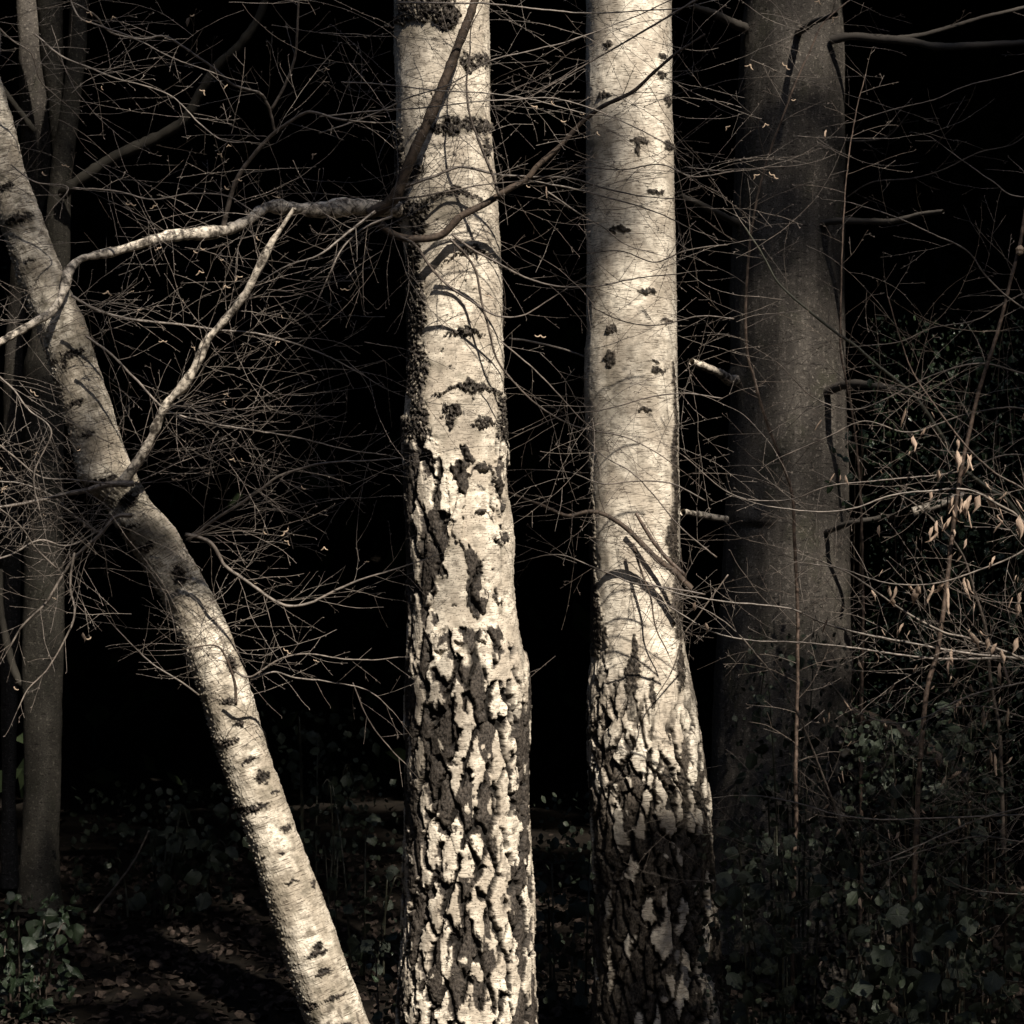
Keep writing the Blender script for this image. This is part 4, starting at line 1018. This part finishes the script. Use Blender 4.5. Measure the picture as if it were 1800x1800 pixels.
for pts, w0, w1, mt, dn, Y in sh:
    branch(shrub, pts, w0, w1, Y, (0, rnd.uniform(-60, 60)), mt, dn, (70, 220), tmat='twig' if mt in ('twig', 'twiggreen') else 'twigdark')
fan(shrub, (1820, 1250), 110, 250, 7, (160, 360), 8.8, 2.0, mat='twigdark', spread=(10, 300))
fan(shrub, (1830, 1150), 120, 240, 3, (160, 380), 8.9, 2.2, mat='twig', spread=(10, 120))
fan(shrub, (1700, 1450), 60, 170, 3, (120, 260), 8.8, 2.0, mat='twigdark', spread=(100, 100))

WL = [(1563, 1030, 45), (1576, 1030, 28), (1598, 1026, 34), (1613, 1028, 24), (1618, 1030, 36), (1642, 1027, 28), (1640, 1030, 36), (1658, 1026, 38), (1664, 1028, 40), (1694, 1020, 30), (1699, 1018, 26),
      (1682, 792, 30), (1700, 798, 26), (1708, 798, 40), (1627, 752, 18), (1605, 765, 24), (1592, 718, 28), (1650, 826, 20), (1638, 864, 14), (1676, 872, 26), (1690, 876, 24), (1700, 878, 22), (1706, 870, 32), (1675, 895, 30), (1672, 908, 26), (1676, 928, 14),
      (1646, 915, 24), (1640, 925, 20), (1650, 935, 24), (1722, 870, 28), (1737, 872, 26), (1757, 892, 16), (1752, 905, 22), (1760, 918, 20), (1771, 864, 24), (1785, 878, 20), (1792, 905, 34), (1749, 977, 20), (1702, 898, 24),
      (1588, 1095, 22), (1600, 1108, 12), (1550, 1106, 10), (1455, 1088, 22), (1705, 1112, 30), (1722, 1108, 18), (1738, 1120, 20), (1752, 1130, 22), (1760, 1142, 24), (1672, 1140, 28), (1668, 1160, 22), (1757, 1165, 34), (1764, 1170, 30),
      (1690, 1225, 24), (1695, 1240, 20), (1728, 1248, 30), (1735, 1250, 26), (1772, 1245, 26), (1740, 1318, 26), (1748, 1325, 30), (1222, 1058, 20), (1240, 1095, 16), (1780, 1050, 16), (1790, 1060, 22), (1795, 1040, 20),
      (1558, 1660, 34), (1563, 1655, 28), (1640, 1670, 20), (1645, 1740, 28), (1652, 1735, 24), (1690, 1720, 36), (1705, 1705, 20), (1725, 1700, 22), (1560, 1760, 30), (1552, 1775, 24), (1574, 1750, 20), (1635, 1560, 26), (1636, 1555, 22), (1780, 1330, 20), (1690, 1355, 24), (1790, 1120, 24)]
for (x, y, L) in WL:
    Y = 8.8 + rnd.uniform(-0.08, 0.08); s = L * Y / FPX * 1.3
    put("withered_leaf", LM['withered'][rnd.randrange(5)], P(x, y, Y), (rnd.gauss(0.05, 0.3), rnd.gauss(0, 0.3), -1), (rnd.gauss(0.2, 0.8), -1, 0.3), (s * rnd.uniform(0.9, 1.4), s, s), shrub)

hair(shrub, 1500, 1820, 1200, 1760, 34, 8.7, (100, 300), 0.6, 'twigdark', 1.7)
hair(shrub, 1480, 1820, 480, 1200, 26, 8.9, (120, 320), 0.7, 'twigdark', 1.7)
hair(shrub, 1240, 1500, 1050, 1600, 18, 9.2, (100, 260), 0.7, 'twigdark', 1.7)
for _ in range(150):
    x = rnd.uniform(1440, 1810); y = rnd.uniform(1090, 1790) if rnd.random() < 0.8 else rnd.uniform(700, 1100)
    Y = rnd.uniform(8.6, 9.2); s = rnd.uniform(9, 24) * Y / FPX
    put("withered_leaf", LM['withered'][rnd.randrange(5)], P(x, y, Y), (rnd.gauss(0.05, 0.5), rnd.gauss(0, 0.4), -1), (rnd.gauss(0.2, 0.8), -1, 0.3), (s, s, s), shrub)
# ------------------------------------------------------------------ stump, fallen limb
stump = px_thing("tree_stump", "old rough-barked stump with pale flakes, half hidden by brambles at lower right", "stump", 1505, 10.8)
def field_stump(X, Yp, U, V, TH, CX, HW, back):
    pr, pc, pd = plates(U, V, 571, 24, 62, np.ones_like(X), 0.30)
    return dict(rough=pr, crev=pc, stain=0 * X, disp=pd * 1.3 + 4 * fbm(U / 30, V / 60, 575, 3))
make_trunk("trunk", [(1275, 1482, 1545), (1300, 1468, 1560), (1400, 1462, 1562), (1500, 1455, 1560), (1600, 1446, 1566), (1780, 1425, 1590)], 1278, 1780, 300, 90, 30, 10.8, field_stump, M['stump'], stump)
_T = Tubes(8)
_c = to_world(np.array([(1514, 1279, 0), (1514, 1270, 2)]), 10.8)
_T.add(_c, np.array([0.072, 0.03])); _T.build("broken_top", M['darkbark'], stump)
log = px_thing("fallen_branch", "broken grey branch lying slanted over the brambles right of the stump", "branch", 1560, 10.3)
branch(log, [(1495, 1255), (1540, 1268), (1590, 1290), (1640, 1325), (1700, 1370)], 24, 30, 10.3, (0, -80), 'darklimb', 0.0, name='wood', lump=0.1)
litt = px_thing("fallen_branch", "thin bare stick leaning out of the brambles between the leaning birch and left beech", "branch", 170, 12.6)
branch(litt, [(165, 1605), (205, 1555), (240, 1505), (262, 1460)], 5, 3, 12.6, (0, 0), 'twig', 0.0, name='wood')

# ------------------------------------------------------------------ bramble, holly, ivy
def leafy(name, label, cat, cx, Y, box, n_leaf, kind, size, stems, group=None, stuff=0, drow=0.35, stem_mat='twiggreen', face=(0.2, -1, 0.5)):
    """box: x0,y0,x1,y1 in px at depth Y. leaves as parts; extra small ones as one stuff part"""
    o = px_thing(name, label, cat, cx, Y, group)
    sites = []
    T = Tubes(4)
    for k in range(stems):
        x1 = rnd.uniform(box[0], box[2]); y1 = rnd.uniform(box[1], box[1] + (box[3] - box[1]) * 0.6)
        x0 = cx + (x1 - cx) * rnd.uniform(0.2, 0.8); gy = 900 + H * FPX / Y
        q = catmull(np.array([(x0, gy, rnd.uniform(-40, 40)), (x0 + (x1 - x0) * 0.2, gy + (y1 - gy) * 0.5, rnd.uniform(-60, 60)), (x0 + (x1 - x0) * 0.65, y1 + 10, rnd.uniform(-120, 120)), (x1, y1 + rnd.uniform(10, 60), rnd.uniform(-150, 150))]), 14)
        Tb = Tubes(5); Tb.add(to_world(q, Y), np.linspace(2.4, 1.0, len(q)) * 0.002 * Y / 9)
        Tb.build("stem", M[stem_mat], o)
        for p_ in q[len(q) // 4:]: sites.append(p_)
    sites = np.array(sites)
    def site():
        for _ in range(40):
            p_ = sites[rnd.randrange(len(sites))] + np.array([rnd.gauss(0, 22), rnd.gauss(0, 22), rnd.gauss(0, 60)])
            if box[0] - 20 < p_[0] < box[2] + 20 and box[1] - 20 < p_[1] < box[3] + 20: return p_
        return np.array([rnd.uniform(box[0], box[2]), rnd.uniform(box[1], box[3]), rnd.gauss(0, 60)])
    for k in range(n_leaf):
        p_ = site() if rnd.random() < 0.7 else np.array([rnd.uniform(box[0], box[2]), rnd.uniform(box[1], box[3]), rnd.gauss(0, 80)])
        w_ = to_world(p_[None, :], Y)[0]
        if w_[2] < 0.05: w_[2] = rnd.uniform(0.05, 0.2)
        s = rnd.uniform(*size) * Y / FPX
        put("leaf", LM[kind][rnd.randrange(len(LM[kind]))], w_, (rnd.gauss(0, 0.7), rnd.gauss(-0.3, 0.4), rnd.gauss(-0.6, 0.5)), (face[0] + rnd.gauss(0, 0.5), face[1], face[2] + rnd.gauss(0, 0.6)), (s, s), o)
    if stuff:
        V = []; F = []; UV = []; base = 0
        me = LM[kind][0]; mv = np.empty(len(me.vertices) * 3); me.vertices.foreach_get('co', mv); mv = mv.reshape(-1, 3)
        mf = np.array([p.vertices[:] for p in me.polygons]); au = np.empty(len(mv) * 3); me.attributes['uvw'].data.foreach_get('vector', au); au = au.reshape(-1, 3)
        for k in range(stuff):
            p_ = np.array([rnd.uniform(box[0], box[2]), rnd.uniform(box[1], box[3]), rnd.gauss(0, 160)])
            w_ = to_world(p_[None, :], Y)[0]
            if w_[2] < 0.02: continue
            s = rnd.uniform(size[0] * 0.4, size[0] * 0.9) * Y / FPX
            R = np.array(Matrix.Rotation(rnd.uniform(0, 6.28), 3, 'Z') @ Matrix.Rotation(rnd.uniform(0, 3.1), 3, 'X') @ Matrix.Rotation(rnd.uniform(0, 6.28), 3, 'Y'))
            V.append(mv @ R.T * s + w_); F.append(mf + base); UV.append(au); base += len(mv)
        mesh_np("small_leaves", np.concatenate(V), np.concatenate(F), me.materials[0], o, uvw=np.concatenate(UV), kind='stuff')
    return o

leafy("bramble_bush", "bramble with broad ribbed leaves at the bottom right corner", "bush", 1640, 8.7, (1480, 1560, 1800, 1830), 120, 'bramble', (24, 58), 12, stuff=500)
leafy("bramble_bush", "dark bramble tangle between the far birch base and the stump", "bush", 1370, 9.4, (1230, 1450, 1480, 1800), 100, 'bramble', (18, 40), 10, stuff=600)
leafy("bramble_bush", "bramble growing in front of the stump below the horizontal bare canes", "bush", 1600, 9.3, (1480, 1250, 1780, 1600), 120, 'bramble', (18, 40), 10, stuff=900)
leafy("bramble_bush", "low bramble between the bases of the two upright birches", "bush", 985, 10.6, (935, 1400, 1050, 1800), 50, 'bramble', (18, 38), 6, stuff=250)
leafy("bramble_bush", "dim bramble on the bank behind the leaning birch foot", "bush", 640, 11.5, (540, 1360, 720, 1700), 40, 'bramble', (16, 34), 6, stuff=250)
leafy("bramble_bush", "dim round-leaved bramble in the dark between the left beech and leaning birch", "bush", 270, 13.2, (130, 1380, 420, 1620), 70, 'bramble', (20, 38), 9, stuff=350)
leafy("bramble_bush", "faint bramble behind the middle of the leaning birch", "bush", 540, 14.0, (430, 1250, 660, 1500), 45, 'bramble', (16, 30), 6, stuff=250)
leafy("bramble_bush", "leafy bramble over the foot of the grey beech", "bush", 1400, 11.4, (1290, 1120, 1500, 1560), 70, 'bramble', (16, 34), 8, stuff=400)
leafy("holly_bush", "dark glossy holly filling the right side behind the bare canes", "bush", 1680, 10.6, (1530, 560, 1830, 1100), 240, 'holly', (12, 24), 14, stuff=2600, stem_mat='darkbark')
leafy("holly_bush", "low glossy holly sprays beneath the hanging withered leaves", "bush", 1660, 10.3, (1500, 1080, 1830, 1420), 140, 'holly', (12, 24), 10, stuff=1500, stem_mat='darkbark')
leafy("holly_sprig", "small dark holly sprig silhouetted against the right side of the beech trunk", "sprig", 1490, 11.2, (1455, 750, 1540, 880), 26, 'holly', (14, 24), 3, stem_mat='darkbark')
leafy("ivy_plant", "glossy ivy leaves creeping over the ground at the bottom left corner", "plant", 40, 10.6, (-10, 1580, 130, 1800), 60, 'ivy', (20, 40), 5, stuff=200, stem_mat='twigdark', face=(0.2, -0.6, 1))
leafy("ivy_plant", "ivy trailing near the foot of the leaning birch on its right", "plant", 690, 9.6, (650, 1640, 740, 1810), 26, 'ivy', (16, 30), 3, stuff=100, stem_mat='twigdark', face=(0.2, -0.6, 1))

# ------------------------------------------------------------------ leaf litter (nobody could count it)
def litter():
    V = []; F = []; UV = []; base = 0
    for k in range(9000):
        if k < 6500:
            Y = rnd.uniform(9.2, 15.5); x = rnd.uniform(-0.23, 0.23) * Y
        else:
            Y = rnd.uniform(6, 20); x = rnd.uniform(-6, 6)
        me = LM['litter'][k % 3]
        if not hasattr(litter, 'c'): litter.c = {}
        if me.name not in litter.c:
            mv = np.empty(len(me.vertices) * 3); me.vertices.foreach_get('co', mv)
            au = np.empty(len(me.vertices) * 3); me.attributes['uvw'].data.foreach_get('vector', au)
            litter.c[me.name] = (mv.reshape(-1, 3), np.array([p.vertices[:] for p in me.polygons]), au.reshape(-1, 3))
        mv, mf, au = litter.c[me.name]
        s = rnd.uniform(0.03, 0.075)
        R = np.array(Matrix.Rotation(rnd.uniform(0, 6.28), 3, 'Z') @ Matrix.Rotation(rnd.gauss(0, 0.45), 3, 'X') @ Matrix.Rotation(rnd.gauss(0, 0.45), 3, 'Y'))
        z = float(ground_z(np.array([x]), np.array([Y]))[0]) + 0.012 + abs(rnd.gauss(0, 0.012))
        V.append(mv @ R.T * s + np.array([x, Y, z])); F.append(mf + base); UV.append(au); base += len(mv)
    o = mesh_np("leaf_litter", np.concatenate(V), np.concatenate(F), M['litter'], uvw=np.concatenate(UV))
    o['kind'] = 'stuff'; o['label'] = "brown fallen leaves lying over the dark woodland floor"; o['category'] = "leaf litter"
litter()

# ------------------------------------------------------------------ the dark wood around the glade
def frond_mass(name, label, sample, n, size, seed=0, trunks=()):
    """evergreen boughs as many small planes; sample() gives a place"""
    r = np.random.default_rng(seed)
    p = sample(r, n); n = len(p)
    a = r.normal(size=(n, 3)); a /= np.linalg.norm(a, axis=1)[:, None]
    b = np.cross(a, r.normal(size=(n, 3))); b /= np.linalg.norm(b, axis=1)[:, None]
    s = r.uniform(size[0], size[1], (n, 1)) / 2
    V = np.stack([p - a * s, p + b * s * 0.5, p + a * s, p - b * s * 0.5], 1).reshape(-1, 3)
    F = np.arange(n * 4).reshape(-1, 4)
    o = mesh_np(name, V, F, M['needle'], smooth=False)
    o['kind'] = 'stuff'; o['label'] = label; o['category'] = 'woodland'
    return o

def canopy(r, n):  # added out of view to shade the background, with sun gaps towards the beeches
    y = r.uniform(9.95, 41, n); x = r.uniform(-11, 14, n)
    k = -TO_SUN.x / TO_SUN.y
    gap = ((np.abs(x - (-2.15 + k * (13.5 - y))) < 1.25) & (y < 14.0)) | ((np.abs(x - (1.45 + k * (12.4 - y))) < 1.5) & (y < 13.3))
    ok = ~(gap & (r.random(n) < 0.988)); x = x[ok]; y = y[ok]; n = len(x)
    zb = H + 0.2 * y + 0.5 + 0.0 * 0.10 * np.maximum(np.abs(x) - 0.2 * y, 0)
    return np.column_stack([x, y, zb + r.uniform(0, 2.6, n) + np.maximum(y - 30, 0) * 0.1])
frond_mass("shade_canopy", "unseen evergreen boughs added overhead to shade the wood behind the birches", canopy, 46000, (0.6, 1.4), 1)
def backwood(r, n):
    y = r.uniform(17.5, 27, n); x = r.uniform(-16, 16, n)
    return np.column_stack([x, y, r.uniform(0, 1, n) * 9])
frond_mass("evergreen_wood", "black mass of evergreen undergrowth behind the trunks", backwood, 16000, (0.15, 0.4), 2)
def sidewood(r, n):  # unseen flanks added to keep sky light off the background
    sgn = np.where(r.random(n) < 0.5, -1, 1)
    x = sgn * r.uniform(7.5, 13, n); y = r.uniform(-14, 24, n)
    return np.column_stack([x, y, r.uniform(0, 11, n)])
frond_mass("evergreen_wood", "unseen evergreen mass added on both sides of the glade to cut sky light", sidewood, 12000, (0.8, 1.8), 3)
def rearwood(r, n):  # unseen mass added to hide the sky from the background
    x = r.uniform(-14, 16, n); y = r.uniform(-16, -9, n)
    return np.column_stack([x, y, r.uniform(0, 1, n) * 13])
frond_mass("evergreen_wood", "unseen evergreen mass added behind the camera to cut sky light", rearwood, 9000, (0.8, 1.8), 4)

# unseen leaf planes added behind the camera to shape sun and shade
def sun_filter():
    r = np.random.default_rng(5)
    ts = np.array(TO_SUN)
    n = 197000
    x9 = r.uniform(-4, 5, n); z9 = r.uniform(-2.5, 15.2, n)
    k = -ts[0] / ts[1]; kz = -ts[2] / ts[1]
    def box(x0, x1, y0, y1, Y, v, f=50):
        x = x9 - (Y - 9) * k; z = z9 - (Y - 9) * kz
        px = 900 + x / Y * FPX; py = 900 - (z - H) / Y * FPX
        return v * sstep(x0 - f, x0 + f, px) * sstep(x1 + f, x1 - f, px) * sstep(y0 - f, y0 + f, py) * sstep(y1 + f, y1 - f, py)
    D = np.zeros(n)
    for b in FILTERS: D = np.maximum(D, box(*b))
    keep_lit = np.zeros(n)
    for b in LIT: keep_lit = np.maximum(keep_lit, box(*b))
    D = D * (1 - keep_lit)
    for b in DAPPLE: D = np.maximum(D, box(*b))
    keep = r.random(n) < -np.log(1 - np.minimum(D, 0.96)) / 3.2
    x9, z9 = x9[keep], z9[keep]; n = len(x9)
    q = np.column_stack([x9, np.full(n, 9.0), z9])
    p = q + r.uniform(16.5, 20.5, n)[:, None] * ts
    return frond_mass("sun_filter_leaves", "unseen loose leaves added high behind the camera to block the sun in chosen areas", lambda _r, _n: p, n, (0.06, 0.17), 6)
#           px0, px1, py0, py1, depth, share of sun taken away, softness
FILTERS = [(-150, 190, -200, 1750, 13.5, 0.70, 60), (100, 600, -200, 700, 13.1, 0.80, 60)]
FILTERS += [(100, 740, 1150, 1750, y, 0.955, 60) for y in (11.5, 12.5, 13.5, 14.5, 16)]
FILTERS += [(-150, 560, 1600, 2000, y, 0.94, 60) for y in (10.0, 10.8, 11.6, 12.6, 13.6)]
FILTERS += [(925, 1060, 1200, 1900, y, 0.93, 40) for y in (10.6, 12, 14)]
FILTERS += [(1010, 1300, 1455, 2100, 9.7, 0.95, 60), (1240, 1520, -300, 1750, 12.3, 0.66, 60),
            (1500, 1950, 480, 1450, 10.5, 0.72, 60), (1230, 1950, 1230, 1950, 9.3, 0.86, 60), (1400, 1950, 1480, 2050, 8.7, 0.86, 60), (1230, 1950, 1100, 1950, 10.8, 0.88, 60),
            (1400, 1950, -200, 700, 9.0, 0.75, 60), (1300, 1480, 700, 1500, 8.9, 0.5, 60),
            (-200, 640, -200, 1250, 8.0, 0.15, 60), (-150, 215, -100, 700, 8.25, 0.70, 40), (-150, 230, 1540, 2050, 10.6, 0.94, 50)]
FILTERS += [(1200, 2000, 1200, 1800, y, 0.94, 60) for y in (11.5, 12.5, 14, 16)]
FILTERS += [(-200, 1300, 1150, 1500, y, 0.955, 60) for y in (15, 17, 19, 21.5)]
LIT = [(120, 690, 340, 480, 8.4, 0.9, 25), (230, 530, 370, 800, 8.0, 0.8, 30), (690, 945, -250, 2000, 8.9, 1.0, 14), (1025, 1225, -250, 1430, 9.65, 1.0, 14), (300, 660, 1010, 2000, 8.2, 1.0, 14), (1555, 1840, 740, 1130, 8.8, 0.85, 30)]
DAPPLE = [(185, 330, 850, 1120, 8.2, 0.72, 22), (130, 215, 540, 850, 8.2, 0.55, 22), (1000, 1105, 180, 480, 9.65, 0.92, 18), (1025, 1075, 440, 640, 9.65, 0.5, 25), (1040, 1120, 620, 780, 9.65, 0.68, 22), (1030, 1150, 820, 900, 9.65, 0.5, 20), (1120, 1165, 300, 900, 9.65, 0.25, 25), (690, 760, 60, 300, 8.9, 0.4, 30), (780, 850, 230, 330, 8.9, 0.35, 20), (740, 870, 340, 460, 8.9, 0.35, 30), (800, 860, 620, 760, 8.9, 0.3, 20), (1010, 1070, -100, 110, 9.65, 0.5, 25),
          (700, 790, 1180, 1400, 8.9, 0.45, 30), (700, 780, 345, 430, 8.9, 0.6, 20), (740, 800, 930, 1090, 8.9, 0.4, 25), (1030, 1110, 560, 760, 9.65, 0.35, 30), (1010, 1290, 1500, 2100, 9.7, 0.93, 50)]
sun_filter()
